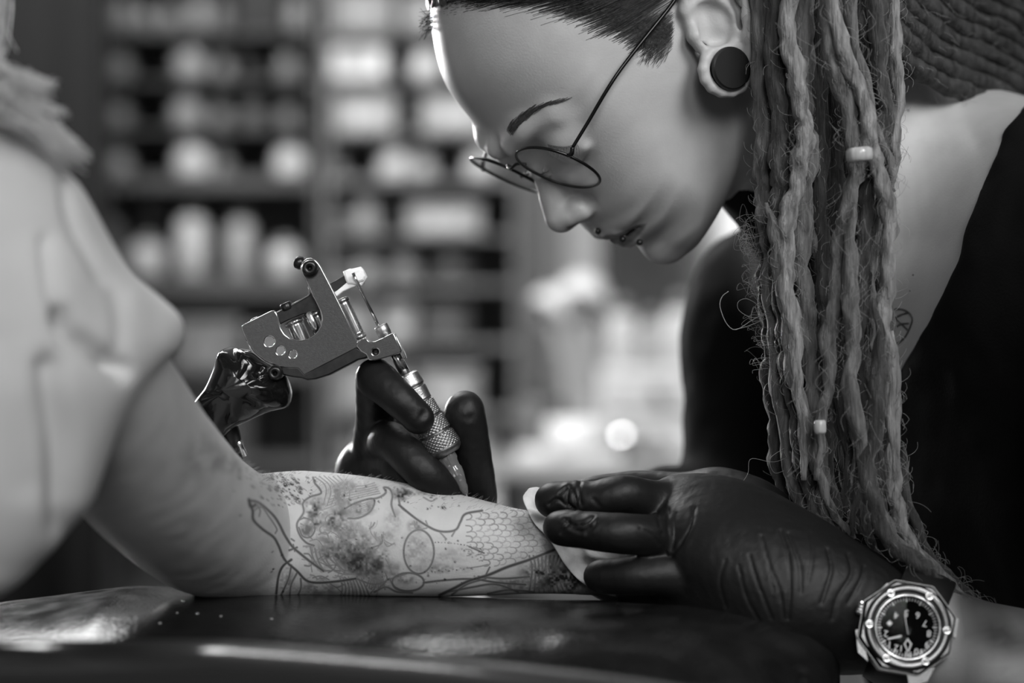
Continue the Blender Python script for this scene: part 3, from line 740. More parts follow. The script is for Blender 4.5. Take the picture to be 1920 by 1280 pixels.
g2([(1172, 1112, -.022, 17), (1210, 1114, -.025, 22), (1270, 1118, -.028, 28), (1340, 1122, -.03, 40)], k=.004)                                                                       # little
g2([(1095, 918, .020, 16), (1140, 914, .022, 19), (1200, 910, .022, 22), (1275, 918, .016, 26), (1360, 935, .006, 34)], k=.005)                                                       # thumb, behind
# folds of the glove
for l in ([(1240, 975, -.070, 2.4), (1258, 1010, -.066, 2.8), (1240, 1040, -.062, 2.2)], [(1268, 968, -.066, 2), (1275, 1000, -.070, 2.4), (1262, 1040, -.066, 2.4)],
          [(1300, 950, -.066, 1.8), (1290, 1000, -.074, 2.2), (1268, 1045, -.07, 2.0)]):
    pass
nV, nQ = G2.mesh(2, .5)
nN = vnormals(nV, nQ); npx, npy = proj(nV)
def groove(lines, depth, width):
    d = np.zeros(len(nV))
    for l, w_, a_ in lines:
        q = catmull(np.array(l, float), 24); x0, y0 = q.min(0) - 4 * w_; x1, y1 = q.max(0) + 4 * w_
        m = (npx > x0) & (npx < x1) & (npy > y0) & (npy < y1) & (nN[:, 1] < 0.35)
        dd = polydist(npx[m], npy[m], q); d[m] -= a_ * (np.exp(-(dd / (w_ * .6)) ** 2) - .18 * np.exp(-((dd - 2.0 * w_) / (1.3 * w_)) ** 2))
    return d * depth
folds = [([(1302, 952), (1296, 985), (1276, 1020), (1258, 1042)], 4, 1.3), ([(1254, 955), (1252, 990), (1258, 1030)], 4, 1), ([(1232, 960), (1237, 985)], 4, 1.1), ([(1268, 962), (1264, 1000), (1262, 1030)], 4, .9),
         ([(1240, 1000), (1250, 1040), (1262, 1045)], 5, 1.2),
         ([(1428, 1005), (1440, 1050), (1462, 1110), (1470, 1160)], 3.5, 1), ([(1464, 995), (1478, 1040), (1482, 1090), (1478, 1160)], 4, 1.2), ([(1478, 1000), (1500, 1060), (1502, 1110)], 4, 1),
         ([(1405, 1040), (1420, 1090), (1448, 1160)], 3.5, 1), ([(1385, 1060), (1400, 1120), (1425, 1165)], 3.5, .8), ([(1552, 1030), (1558, 1070), (1540, 1130)], 5, 1.2), ([(1590, 1040), (1596, 1075), (1570, 1120), (1560, 1160)], 5, 1.1),
         ([(1360, 1050), (1350, 1090), (1362, 1140)], 4, .7), ([(1620, 1062), (1612, 1090), (1590, 1130)], 5, 1), ([(1520, 1000), (1524, 1040), (1516, 1090)], 4, .7), ([(1440, 1060), (1452, 1110)], 3, .8),
         ([(1066, 918), (1064, 940), (1078, 955)], 4, 1.2), ([(1070, 912), (1078, 930), (1082, 950)], 4, 1), ([(1030, 945), (1045, 935), (1062, 948)], 4, .9), ([(1088, 905), (1086, 925), (1090, 945)], 4, .9), ([(1050, 925), (1062, 915)], 3, .9),
         ([(1060, 975), (1080, 985), (1100, 980), (1112, 970)], 4, 1.1), ([(1066, 985), (1090, 996), (1108, 988)], 4, 1), ([(1052, 1000), (1068, 975)], 3, .9), ([(1120, 975), (1112, 990), (1100, 1000)], 3, .8),
         ([(1200, 990), (1222, 1002), (1236, 1020)], 4, .8), ([(1112, 935), (1125, 948)], 4, .6)]
tipm = 1 + 1.6 * np.clip((1130 - npx) / 40, 0, 1)
nV = nV + nN * (groove(folds, .0005, 1) * tipm)[:, None]
nV = wrinkle(nV, nQ, .00018, [((120, 150, 60), .7), ((260, 300, 200), .3)], 11)
glove_near = put('glove', new_mesh('glove', nV, nQ), M_glove, art)
# ------------------------------------------------------------------ the client: tattooed arm, shirt, hair
cl_path = [(60, 560, -.245, 150), (150, 700, -.205, 156), (238, 830, -.150, 152), (318, 925, -.095, 143), (392, 985, -.045, 134), (470, 1006, -.012, 120), (570, 1001, 0, 118), (690, 1006, 0, 112), (800, 1017, 0, 101),
           (900, 1027, .002, 89), (1000, 1036, .004, 76), (1090, 1046, .008, 68), (1150, 1058, .014, 66)]
cp = catmull([tuple(P(x, y, Y)) for x, y, Y, r in cl_path], 1300)
cr = catmull([(r * SCL(Y), 0) for x, y, Y, r in cl_path], 1300)[:, 0]
# resample so that the forearm gets most of the rings
sl_ = np.concatenate([[0], np.cumsum(np.linalg.norm(np.diff(cp, axis=0), axis=1))]); cxp, _ = proj(cp)
dens = np.where(cxp > 380, 1.0, .45); cum = np.concatenate([[0], np.cumsum(np.diff(sl_) * dens[1:])]); NS, NA = 900, 340
tt = np.interp(np.linspace(0, cum[-1], NS), cum, np.arange(len(cum)))
i0 = np.minimum(tt.astype(int), len(cp) - 2); fr = (tt - i0)[:, None]
ap = cp[i0] * (1 - fr) + cp[i0 + 1] * fr; ar = cr[i0] * (1 - fr[:, 0]) + cr[i0 + 1] * fr[:, 0]
T = np.gradient(ap, axis=0); T /= np.linalg.norm(T, axis=1, keepdims=True)
Fy = np.array([0, -1.0, 0]) - T * (-T[:, 1:2]); Fy /= np.linalg.norm(Fy, axis=1, keepdims=True)      # towards the camera
Up = np.cross(Fy, T); Up *= np.sign(Up[:, 2:3] + 1e-9)
a = np.linspace(-np.pi, np.pi, NA, endpoint=False); a = a - 0.42 * np.sin(a)                         # finer on the near side
dep = np.interp(ap[:, 0], [-.2, -.12, .0, .05], [1.0, .92, .86, .98])                                 # forearm is a little flatter than high
av = ap[:, None, :] + ar[:, None, None] * (np.cos(a)[None, :, None] * Fy[:, None, :] * dep[:, None, None] + np.sin(a)[None, :, None] * Up[:, None, :])
av = av.reshape(-1, 3)
ii, jj = np.meshgrid(np.arange(NS - 1), np.arange(NA), indexing='ij'); j2 = (jj + 1) % NA
aq = np.stack([ii * NA + jj, ii * NA + j2, (ii + 1) * NA + j2, (ii + 1) * NA + jj], -1).reshape(-1, 4)
# rests on the cushion: flattened underside, muscles
ZPAD = P(0, 1117, 0).z
low = av[:, 2] < ZPAD
av[low, 2] = ZPAD - (ZPAD - av[low, 2]) * .12
aN = vnormals(av, aq)
if aN[np.argmin(av[:, 1]), 1] > 0: aq = aq[:, ::-1]; aN = -aN
av = av + aN * (0.0004 * value_noise(av, 28, 5) + .0002 * value_noise(av, 110, 6))[:, None]
# hand under the wipe: palm, four fingers, thumb (continuous with the wrist)
HFd = Field(axis(0.02, 0.17, .02, .17, .0012, .003), axis(-.03, 0.15, -.03, .15, .0014, .004), axis(.87, .98, .87, .98, .0012, .003))
def ch(l, k=.006):
    p, r = pl(l); HFd.chain(p, r, k)
ch([(1120, 1050, .010, 62), (1170, 1060, .020, 66), (1230, 1066, .046, 72), (1290, 1074, .070, 70)], k=.012)
for q, yy in enumerate((1030, 1056, 1082, 1104)):
    ch([(1290, yy, .075 + .004 * q, 28), (1350, yy - 4, .098 + .003 * q, 25), (1368, yy + 12, .122, 23), (1330, yy + 20, .130, 21)], k=.004)
ch([(1210, 1030, .05, 30), (1275, 1000, .080, 27), (1320, 1012, .105, 24)], k=.006)
hV, hQ = HFd.mesh(2)
# ink: traced on the skin (a real tattoo), z = coordinates of the traced close-up
ax_, ay_ = proj(av); zx, zy = (ax_ - 440) * 2.8235, (ay_ - 840) * 2.8235
front = np.clip(-aN[:, 1] * 3 + .4, 0, 1)
ink = np.zeros(len(av))
def line(pts, wdt=5.0, s=.8, n=40, closed=False):
    global ink
    q = catmull(np.array(pts, float), n, closed)
    if closed: q = np.concatenate([q, q[:1]])
    x0, y0 = q.min(0) - 3 * wdt; x1, y1 = q.max(0) + 3 * wdt
    m = np.flatnonzero((zx > x0) & (zx < x1) & (zy > y0) & (zy < y1))
    if len(m) == 0: return
    d = polydist(zx[m], zy[m], q); ink[m] = np.maximum(ink[m], s * np.clip(1.5 - d / (wdt * 1.15), 0, 1))
def blob(x, y, r, s, ry=None, ns=.05, seed=1, rot=0.0):
    global ink
    ry = ry or r; dx, dy = zx - x, zy - y; c, sn = math.cos(rot), math.sin(rot)
    d = np.sqrt(((dx * c + dy * sn) / r) ** 2 + ((-dx * sn + dy * c) / ry) ** 2)
    m = np.flatnonzero(d < 1.4)
    p = np.stack([zx[m], zy[m], zx[m] * 0], 1); n = value_noise(p, ns, seed) * .5 + value_noise(p, ns * 2.7, seed + 1) * .35
    v = np.clip((1.05 - d[m]) * 1.6, 0, 1) * np.clip(.62 + 1.1 * n, 0, 1) * min(1, s * 1.3)
    ink[m] = 1 - (1 - ink[m]) * (1 - v)
# shading of hair, wings and tail
for b_ in ((560, 470, 190, .5, 150), (700, 620, 130, .55, 90), (420, 320, 75, .75), (425, 385, 55, .95), (540, 385, 90, .72), (660, 315, 110, .55, 55), (555, 560, 170, .62, 75), (650, 610, 110, .72, 80), (690, 520, 90, .55), (380, 430, 50, .6), (560, 250, 120, .45, 95),
           (640, 200, 130, .4, 50), (960, 410, 55, .55, 45), (880, 240, 60, .75, 45), (1010, 235, 200, .55, 22), (960, 540, 95, .32, 130), (780, 590, 60, .6, 70), (840, 640, 60, .4, 60), (1100, 640, 190, .40, 30),
           (1080, 580, 110, .25, 60), (900, 690, 70, .5, 40), (1620, 660, 130, .9, 110), (1740, 700, 170, 1.0, 120), (1500, 720, 190, .5, 45), (270, 690, 55, .5, 100), (440, 745, 190, .45, 45), (780, 700, 110, .45, 60),
           (720, 640, 90, .6, 60), (840, 380, 60, .35, 90), (800, 480, 70, .35, 70), (1180, 560, 120, .2, 60)):
    blob(b_[0], b_[1], b_[2], b_[3], b_[4] if len(b_) > 4 else None, .035, int(b_[0]))
blob(1600, 480, 260, .18, 160, .2, 77)
# arm raised at the left
line([(75, 275), (95, 330), (100, 380), (150, 430), (205, 470), (232, 515), (265, 590), (330, 650), (380, 700), (440, 712), (540, 705), (640, 690)], 6, .9, 90)
line([(75, 275), (130, 290), (200, 350), (235, 400), (265, 460), (305, 520), (350, 560), (400, 600), (470, 650)], 6, .85, 80)
line([(95, 335), (140, 310), (180, 360), (222, 425), (215, 450)], 4, .6); line([(120, 300), (135, 330), (130, 360)], 4, .6); line([(75, 272), (85, 310), (110, 300)], 7, .9)
line([(150, 300), (160, 330)], 4, .5); line([(290, 540), (330, 525)], 5, .8); line([(300, 480), (315, 490)], 4, .7); line([(310, 510), (318, 545)], 4, .7)
# crown and strands of hair
line([(415, 155), (425, 185), (450, 215), (455, 240), (400, 258), (362, 290), (365, 340), (330, 400), (345, 460), (380, 500), (420, 515)], 5, .75, 80)
for k in range(6):
    line([(425 + k * 24, 152 - k % 3 * 3), (470 + k * 26, 185 + k * 4), (485 + k * 24, 225 + k * 8), (470 + k * 20, 300)], 3.0, .55)
for k in range(6):
    line([(470 + k * 12, 325 - k * 18), (560 + k * 8, 292 - k * 17), (660 + k * 6, 262 - k * 13), (770 - k * 6, 238 - k * 11)], 3.0, .5)
for k in range(7):
    line([(560, 345 + k * 3), (620 + k * 5, 315 + k * 8), (690 + k * 3, 290 + k * 10), (735, 275 + k * 7)], 3, .5)
line([(560, 335), (640, 290), (735, 268), (722, 330), (660, 368), (600, 372)], 5, .75, 60)
line([(700, 270), (760, 262), (800, 235), (790, 208), (820, 215), (835, 250), (830, 300), (850, 362)], 5, .7, 60); line([(862, 215), (868, 260), (880, 310), (930, 350)], 5, .7)
line([(340, 380), (370, 370), (410, 385), (425, 430), (400, 470), (360, 465), (340, 420)], 4, .75); line([(350, 400), (385, 420), (390, 460)], 4, .6)
for cx_, cy_, r_ in ((520, 380, 40), (590, 440, 26), (480, 430, 30)):
    line([(cx_ + r_ * math.cos(t), cy_ + r_ * .8 * math.sin(t)) for t in np.linspace(.4, 5.2, 9)], 4, .6)
for k in range(11):
    line([(400 + k * 24, 520 + (k % 3) * 12), (415 + k * 22, 580), (440 + k * 26, 620 + (k % 2) * 20), (480 + k * 26, 650)], 5, .62)
for k in range(9):
    line([(640 + k * 14, 560 + k * 6), (690 + k * 12, 600 + k * 4), (720 + k * 8, 660 + k * 3), (700 + k * 12, 730 + (k % 3) * 8)], 4.5, .6)
for k in range(5):
    line([(500 + k * 40, 610), (530 + k * 38, 650), (600 + k * 34, 668), (660 + k * 28, 640)], 4, .55)
rgt = np.random.default_rng(31)
for k in range(150):
    x, y = rgt.uniform(350, 800), rgt.uniform(360, 720); a_ = .9 + .9 * math.sin(x * .011) + rgt.normal(0, .35); l_ = rgt.uniform(35, 100); c_ = rgt.normal(0, .5)
    line([(x, y), (x + l_ * .5 * math.cos(a_), y + l_ * .5 * math.sin(a_)), (x + l_ * math.cos(a_ + c_), y + l_ * math.sin(a_ + c_))], rgt.uniform(2.2, 4.2), rgt.uniform(.3, .7), 10)
# left lower fin
line([(300, 590), (255, 625), (232, 680), (220, 770)], 6, .9); line([(300, 620), (285, 690), (245, 780)], 5, .8); line([(330, 660), (300, 720), (290, 790)], 5, .75); line([(350, 690), (350, 740), (330, 790)], 5, .7)
for k in range(8): line([(560 + k * 16, 690), (570 + k * 18, 740), (560 + k * 22, 785)], 4.5, .6)
# torso, ellipses, beads
line([(975 + 80 * math.cos(t), 548 + 116 * math.sin(t)) for t in np.linspace(0, 2 * math.pi, 16)[:-1]], 5, .75, 80, True)
line([(918 + 84 * math.cos(t), 708 + 48 * math.sin(t)) for t in np.linspace(0, 2 * math.pi, 16)[:-1]], 5, .75, 70, True)
line([(870, 300), (930, 350), (985, 390), (1060, 432), (1120, 442), (1172, 430), (1195, 390), (1222, 348), (1310, 330)], 5.5, .85, 80)
line([(1150, 465), (1172, 428)], 4, .7); line([(950, 385), (962, 425), (1020, 420), (1012, 385)], 4, .6); line([(1040, 425), (1080, 440), (1120, 480)], 4, .6)
for k in range(16): blob(1062 + k * 17, 498 + (k * .42) ** 2, 6, 1.0, 5, .5, k)
for k in range(9): blob(1240 + 9 * k, 545 + (k % 3) * 13 + k * 3, 6, 1.0, 5, .5, k)
for k in range(14): blob(1005 + k * 19, 655 - k * 2 + (k % 2) * 8, 5.5, 1.0, 5, .5, k)
line([(1240, 520), (1320, 555)], 4, .8); line([(1330, 670), (1350, 630)], 4, .8); line([(1230, 635), (1300, 625), (1340, 615)], 3, .6)
blob(1105, 315, 22, 1.0, 14, .3, 5, .4); blob(1040, 262, 12, .8, 7); line([(1000, 260), (1040, 280), (1070, 265)], 4, .5)
rgs = np.random.default_rng(4)
for r_ in range(9):
    for c_ in range(9):
        x, y = 1240 + c_ * 46 + (r_ % 2) * 23 + rgs.normal(0, 3.5), 362 + r_ * 31 - c_ * 2 + rgs.normal(0, 3.5)
        if y > 640 - (x - 1240) * .16 + 10: continue
        if x < 1300 and y > 560: continue
        line([(x - 16, y - 17), (x + 8, y - 14), (x + 18, y), (x + 8, y + 14), (x - 10, y + 18)], 3.0, rgs.uniform(.25, .62), 14)
# tail fins and ribbons at the lower right
line([(1690, 538), (1560, 590), (1440, 630), (1340, 672), (1240, 702), (1160, 742), (1085, 778)], 7, .9, 60)
line([(1000, 712), (1100, 700), (1250, 692), (1400, 712), (1540, 722)], 5, .8, 50); line([(1290, 680), (1420, 690), (1560, 680)], 5, .75)
line([(1130, 760), (1260, 735), (1380, 720), (1500, 760)], 5, .75); line([(1340, 770), (1450, 750), (1580, 760)], 5, .7); line([(1150, 775), (1230, 720), (1330, 690)], 5, .75)
for k in range(9): line([(1560 + k * 22, 570), (1575 + k * 18, 640), (1560 + k * 26, 760)], 5, .7)
line([(740, 760), (800, 735), (860, 760), (940, 765)], 5, .7); line([(820, 690), (850, 740), (900, 760)], 5, .7); line([(640, 690), (740, 720), (830, 690), (920, 660)], 5, .65)
# speckled smudges of fresh ink towards the elbow
rg = np.random.default_rng(12)
for k in range(130):
    x = rg.normal(250, 85); y = rg.normal(195, 60) + (x - 250) * .25; r_ = rg.uniform(4, 15)
    blob(x, y, r_ * 1.5, rg.uniform(.5, .95), r_ * .8, .12, k, .6)
for k in range(60): blob(rg.normal(90, 60), rg.normal(60, 60), rg.uniform(6, 22), rg.uniform(.12, .4), None, .1, k)
for x, y in ((200, 548), (205, 640), (195, 655), (250, 565), (30, 355), (255, 760)): blob(x, y, 11, .9, 7, .3, x, -.5)
for k in range(60): blob(rg.uniform(560, 1300), rg.uniform(470, 720), rg.uniform(3, 10), rg.uniform(.4, .9), None, .3, k)
for k in range(50): blob(rg.uniform(560, 1200), rg.uniform(170, 300) + 30, rg.uniform(3, 9), rg.uniform(.3, .8), None, .3, k)
blob(-150, 30, 150, .28, 190, .02, 3, .6); blob(-20, 60, 90, .35, 90, .03, 4)
ink *= front
allV = np.concatenate([av, hV]); allQ = np.concatenate([aq, hQ + len(av)])
client = thing('person', 'client in a pale shirt resting a tattooed forearm on the cushion', 'person', (-.30, -.15, 0.0))
cm = new_mesh('body', allV, allQ); setattr_f(cm, 'ink', np.concatenate([np.clip(ink, 0, 1), np.zeros(len(hV))]))
put('body', cm, M_arm, client)

AH = MB(); rga = np.random.default_rng(8); tq_ = [tuple(q) for q in aq.tolist()]
top_ = np.flatnonzero((aN[:, 2] > .55) & (ax_ > 430) & (ax_ < 1010) & (aN[:, 1] > -.75))
for i in rga.choice(top_, 620):
    o = av[i]; n = aN[i]; d = n * .5 + np.array([rga.normal(.7, .3), rga.normal(0, .3), .1]); d /= np.linalg.norm(d); l = rga.uniform(.0015, .0042)
    AH.add(*tube(catmull([o, o + d * l * .5, o + d * l + n * -.0002], 4), np.array([.00007, .00006, .00004, .00002]), 3, caps=False))
put('arm_hair', AH.mesh('arm_hair'), M_fuzz, client)['kind'] = 'stuff'
# ------------------------------------------------------------------ tattoo machine
def Z(zx, zy): return 440 + zx / 4.922, 470 + zy / 4.922
mach = thing('tattoo_machine', 'steel coil tattoo machine with knurled grip held over the forearm in a black glove', 'tattoo machine', tuple(P(620, 640, 0)))
YM = -.004
side = [Z(*q) for q in [(74, 705), (90, 688), (338, 566), (362, 562), (380, 574), (398, 618), (405, 668), (424, 722), (458, 775), (510, 815), (565, 835), (620, 836), (680, 822), (735, 790), (778, 745), (806, 690),
        (817, 635), (812, 590), (795, 540), (762, 475), (728, 410), (704, 352), (684, 310), (662, 262), (640, 225), (624, 185), (622, 140), (640, 105), (672, 82), (708, 78), (742, 92), (768, 118), (790, 150), (884, 330), (1010, 585),
        (1132, 850), (1136, 880), (1128, 898), (890, 1018), (655, 1142), (636, 1140), (622, 1122), (594, 1078), (480, 1073), (380, 1048), (285, 1008), (190, 930), (118, 820), (78, 730)]]
holes = [[Z(*q) for q in circ(x, y, r)] for x, y, r in ((325, 838, 57), (427, 922, 49), (541, 956, 45))]
def polished(me):
    me.materials.append(M_plate); me.materials.append(M_chrome)
    for p in me.polygons: p.material_index = 0 if abs(p.normal.y) > .95 else 1
    return me
put('side_plate', polished(plate([side] + holes, YM - .006, .0035, .0006)), None, mach)
def lz(a, b, prof, seg=24, **kw): return lathe(a, Vector(b) - Vector(a), prof, seg, **kw)
def part_lathe(name, a, b, prof, m, seg=24, parent=mach, smooth=True, **kw):
    return put(name, MB().add(*lz(a, b, prof, seg, **kw)).mesh(name, smooth), m, parent)
k_ = SCL(0)
def disc(name, zx, zy, rz, Y0, depth, m, parent=mach, hole=True):
    x, y = Z(zx, zy); r = rz / 4.922 * k_; c = P(x, y, Y0); e = c + Vector((0, -depth, 0))
    pr = [(0, r * .98), (depth * .45, r), (depth * .75, r * .93), (depth, r * .70)]
    pr += [(depth, r * .33), (depth * .55, r * .28), (depth * .5, 0.00001)] if hole else [(depth * 1.05, .00001)]
    o = part_lathe(name, c, e, pr, m, 28, parent); return o
s1 = disc('binding_screw', 700, 160, 76, YM - .0075, .0060, M_darkmetal); s2 = disc('binding_screw', 385, 1125, 73, YM - .0040, .0085, M_darkmetal)
# knurled thumb nut behind the upper screw
a0 = P(*Z(596, 128), YM + .004); part_lathe('thumb_nut', a0 + Vector((.006, 0, -.001)), a0 + Vector((-.006, .001, .003)), [(0, .0022), (.001, .0033), (.003, .0033), (.0038, .0026), (.0046, .0026), (.0052, .0033), (.008, .0031), (.009, .002), (.0092, .0001)], M_darkmetal, 20,
           radfn=lambda r, s, t: r * (1 + .05 * np.sign(np.sin(t * 10))))
# second plate (frame depth) and yoke bar seen through the opening
bar = [Z(*q) for q in [(392, 584), (560, 500), (690, 425), (716, 396), (792, 560), (760, 556), (640, 575), (520, 622), (430, 668), (410, 640)]]
put('armature_bar', plate([bar], YM + .006, .008, .0005), M_darkmetal, mach)
bar2 = [Z(*q) for q in [(860, 330), (1030, 232), (1062, 288), (930, 372), (890, 392)]]
put('armature_arm', plate([bar2], YM + .003, .008, .0005), M_darkmetal, mach)
spr = [Z(*q) for q in [(688, 330), (702, 352), (700, 430), (560, 500), (398, 578), (394, 566), (560, 480), (686, 410)]]
put('rear_spring', plate([spr], YM + .006, .007, .0002), M_chrome, mach)
x, y = Z(470, 548); top = P(*Z(455, 480), YM + .004)
part_lathe('spring_screw', P(*Z(492, 545), YM + .004), P(*Z(462, 478), YM + .004), [(0, .0029), (.0003, .0031), (.0036, .0031), (.0039, .0027), (.0039, .0014), (.003, .0012), (.003, .0001)], M_darkmetal)
part_lathe('rear_screw', P(*Z(195, 640), YM + .002), P(*Z(184, 615), YM + .002), [(0, .0030), (.0009, .0028), (.0015, .0016), (.0016, .0001)], M_darkmetal)
# coils in the frame
def coil(za, zb, r, Y, m, name):
    a_, b_ = P(*Z(*za), Y), P(*Z(*zb), Y); L = (b_ - a_).length
    pr = [(0, r * .8), (.0006, r * 1.12), (.0022, r * 1.12), (.0024, r * .92)]
    n = 9
    for i in range(n):
        s0 = .0028 + (L - .0056) * i / n; pr += [(s0, r * .96), (s0 + (L - .0056) / n * .5, r)]
    pr += [(L - .0024, r * .92), (L - .0022, r * 1.12), (L - .0006, r * 1.12), (L, r * .8)]
    o = part_lathe(name, a_, b_, pr, m, 28)
    return o
M_coil = mat('coil_wrap', .35, .18, .9, var=.5, vscale=260, stretch=(1, 1, .3))
coil((540, 640), (655, 900), .0046, YM + .0065, M_coil, 'coil'); coil((742, 560), (875, 850), .0046, YM + .0065, M_coil, 'coil')
coil((985, 440), (1160, 815), .0034, YM + .0045, M_coil, 'coil')
part_lathe('core_screw', P(*Z(680, 560), YM + .004), P(*Z(760, 720), YM + .004), [(0, .0022), (.001, .003), (.012, .003), (.013, .002), (.0131, .0001)], M_chrome)
# base under the plate
base = [Z(*q) for q in [(600, 1085), (655, 1148), (890, 1026), (1130, 902), (1165, 925), (1240, 962), (1205, 982), (1150, 992), (880, 1132), (760, 1170), (690, 1178), (640, 1160), (560, 1150), (470, 1130), (460, 1078)]]
put('base_plate', plate([base], YM + .002, .020, .0008), M_darkmetal, mach)
for q in ((820, 1118), (1110, 985)):
    part_lathe('base_screw', P(*Z(q[0] - 5, q[1] - 20), YM - .001), P(*Z(q[0] + 18, q[1] + 38), YM - .001), [(0, .0038), (.0006, .0040), (.0022, .0038), (.0030, .0028), (.0032, .0001)], M_darkmetal)
yoke = [Z(*q) for q in [(150, 880), (200, 940), (290, 1020), (380, 1060), (470, 1085), (460, 1150), (380, 1120), (280, 1060), (180, 960)]]
put('rear_post', plate([yoke], YM + .008, .012, .0005), M_chrome, mach)
# tube vise
vise = [Z(*q) for q in [(1148, 852), (1180, 828), (1212, 813), (1238, 836), (1262, 850), (1302, 848), (1380, 812), (1458, 772), (1474, 776), (1534, 918), (1530, 932), (1420, 968), (1300, 1001), (1252, 998), (1226, 948), (1180, 922), (1140, 880)]]
put('tube_vise', polished(plate([vise, [Z(*q) for q in circ(1306, 930, 42)]], YM - .002, .013, .0006)), None, mach)
put('vise_bolt', MB().add(*lz(P(*Z(1306, 930), YM + .004), P(*Z(1306, 930), YM - .006), [(0, .0022), (.007, .0022), (.0072, .0012), (.0074, .0001)])).mesh('vise_bolt'), M_blackpl, mach)
strip = [Z(*q) for q in [(1462, 766), (1478, 764), (1548, 905), (1566, 940), (1580, 985), (1568, 990), (1540, 935), (1476, 790)]]
put('vise_clamp', plate([strip], YM - .001, .010, .0003), M_chrome, mach)
# axis of the tube and needle
TIP = P(884, 944, 0.0); TOPT = P(712, 607, 0.0)
AX = (TIP - TOPT).normalized(); LA = (TIP - TOPT).length
def along(px_, py_): return (P(px_, py_, 0) - TOPT).dot(AX)
def onax(s): return TOPT + AX * s
s_tube0 = along(728, 628)
part_lathe('tube_top', onax(along(712, 607) + .001), onax(.05), [(0, .0034), (.0003, .0037), (.0050, .0037), (.0053, .0034), (.012, .0034), (.0121, .0001)], M_steel, 28)
part_lathe('tube', onax(along(741, 655)), onax(.09), [(0, .0027), (.0002, .0029), (.0165, .0029), (.0166, .0001)], M_chrome, 28)
# grip: smooth rings then three knurled bands, swelling to the lower collar
g0 = along(770, 697); g1 = along(842, 850); GL = g1 - g0
def gr(f): return np.interp(f, [0, .12, .3, .5, .7, .88, 1], [.0066, .0071, .0070, .0076, .0085, .0098, .0094])
prof = [(0, .0045), (0.0003, .0058), (.001, .0064)]
for i in range(301):
    f = i / 300.0; r = float(gr(f)) * 1.0
    for gpos, gw, gd in ((.155, .012, .0008), (.335, .010, .0007), (.54, .012, .0009), (.735, .012, .0009)):
        r -= gd * math.exp(-((f - gpos) / gw) ** 2)
    if f > .93: r -= .0022 * ((f - .93) / .07) ** 2
    prof.append((.001 + f * (GL - .001), r))
prof += [(GL + .0002, .0066), (GL + .0003, .0001)]
def knurl(r, s, t):
    f = s / GL
    on = ((f > .352) & (f < .522)) | ((f > .558) & (f < .717)) | ((f > .753) & (f < .915))
    u1 = t * 26 / math.pi; k1 = np.abs(((u1 + s * 1050) % 2) - 1); k2 = np.abs(((u1 - s * 1050) % 2) - 1)
    return r + on * (np.minimum(k1, k2) - .25) * .00062
part_lathe('grip', onax(g0), onax(g0 + .1), prof, M_steel, 288, radfn=knurl)
# clear tip with needle
t0 = along(838, 846); tl = along(876, 925) - t0
tp = [(0, .0042), (.0015, .0047), (tl * .18, .0048), (tl * .24, .0041), (tl * .36, .0038), (tl * .42, .0044), (tl * .55, .0041), (tl * .80, .0026), (tl * .84, .0027), (tl, .0011), (tl + .0002, .0001)]
put('tip', MB().add(*lathe(onax(t0), AX, tp, 28)).mesh('tip'), M_glass, mach)
put('tip_core', MB().add(*lathe(onax(t0 + tl * .55), AX, [(0, .0014), (.004, .0022), (tl * .2, .0017), (tl * .42, .0009), (tl * .43, .0001)], 16)).mesh('tip_core'), M_darkmetal, mach)
put('needle', MB().add(*tube([tuple(onax(t0)), tuple(onax(LA - .006)), tuple(onax(LA - .0004))], [.0006, .0006, .0002], 8)).mesh('needle'), M_chrome, mach)
put('needle_bar', MB().add(*tube([tuple(P(*Z(1092, 205), YM - .006)), tuple(P(*Z(1120, 270), YM - .006)), tuple(P(*Z(1200, 430), YM - .004)), tuple(P(*Z(1352, 745), -.001)), tuple(onax(.004))], .00085, 8)).mesh('needle_bar'), M_chrome, mach)
# pale grommet and rubber band on the armature
grom = [Z(*q) for q in [(1030, 205), (1070, 188), (1085, 190), (1160, 172), (1172, 185), (1200, 240), (1168, 304), (1130, 300), (1085, 292), (1062, 292), (1046, 262)]]
put('grommet', plate([grom], YM + .002, .010, .0012), M_white_rub, mach)
part_lathe('grommet_cap', P(*Z(1150, 235), YM - .002), P(*Z(1150, 232), YM - .009), [(0, .0031), (.0006, .0034), (.002, .0031), (.0028, .0022), (.0029, .0001)], M_white_rub, 8, smooth=False)
band = [Z(*q) for q in [(1062, 288), (1125, 296), (1128, 312), (1080, 332), (1000, 366), (940, 418), (922, 396), (960, 372)]]
put('rubber_band', plate([band], YM + .001, .006, .0006), M_white_rub, mach)
# ------------------------------------------------------------------ clip cord in its plastic sleeve
def Q8(zx, zy): return 360 + zx / 5.564, 630 + zy / 5.564
rim = [Q8(*q) for q in [(400, 108), (300, 158), (245, 300), (150, 520), (60, 640), (-30, 760), (-20, 860), (120, 960), (280, 1080), (440, 960), (600, 880), (800, 790), (992, 738), (1042, 605), (1010, 470), (960, 400), (870, 330), (740, 250), (640, 165), (560, 132), (480, 122)]]
bm = bmesh.new(); cen = P(448, 728, .006); N_ = len(rim); rings = []
rgm = np.random.default_rng(5)
rr_ = catmull(np.array(rim), 64, True)
for j in range(-6, 7):
    f = math.cos(j / 6.5 * math.pi / 2) ** .55; yy = math.sin(j / 6.5 * math.pi / 2) * .021
    row = []
    for i, (x, y) in enumerate(rr_):
        p0 = P(448, 728, 0) * (1 - f) + P(x, y, 0) * f
        p0.y = .004 + yy; row.append(p0)
    rings.append(row)
V_ = np.array([tuple(p) for r in rings for p in r]); F_ = []
M64 = 64
for j in range(12):
    for i in range(M64):
        i2 = (i + 1) % M64; F_.append((j * M64 + i, j * M64 + i2, (j + 1) * M64 + i2, (j + 1) * M64 + i))
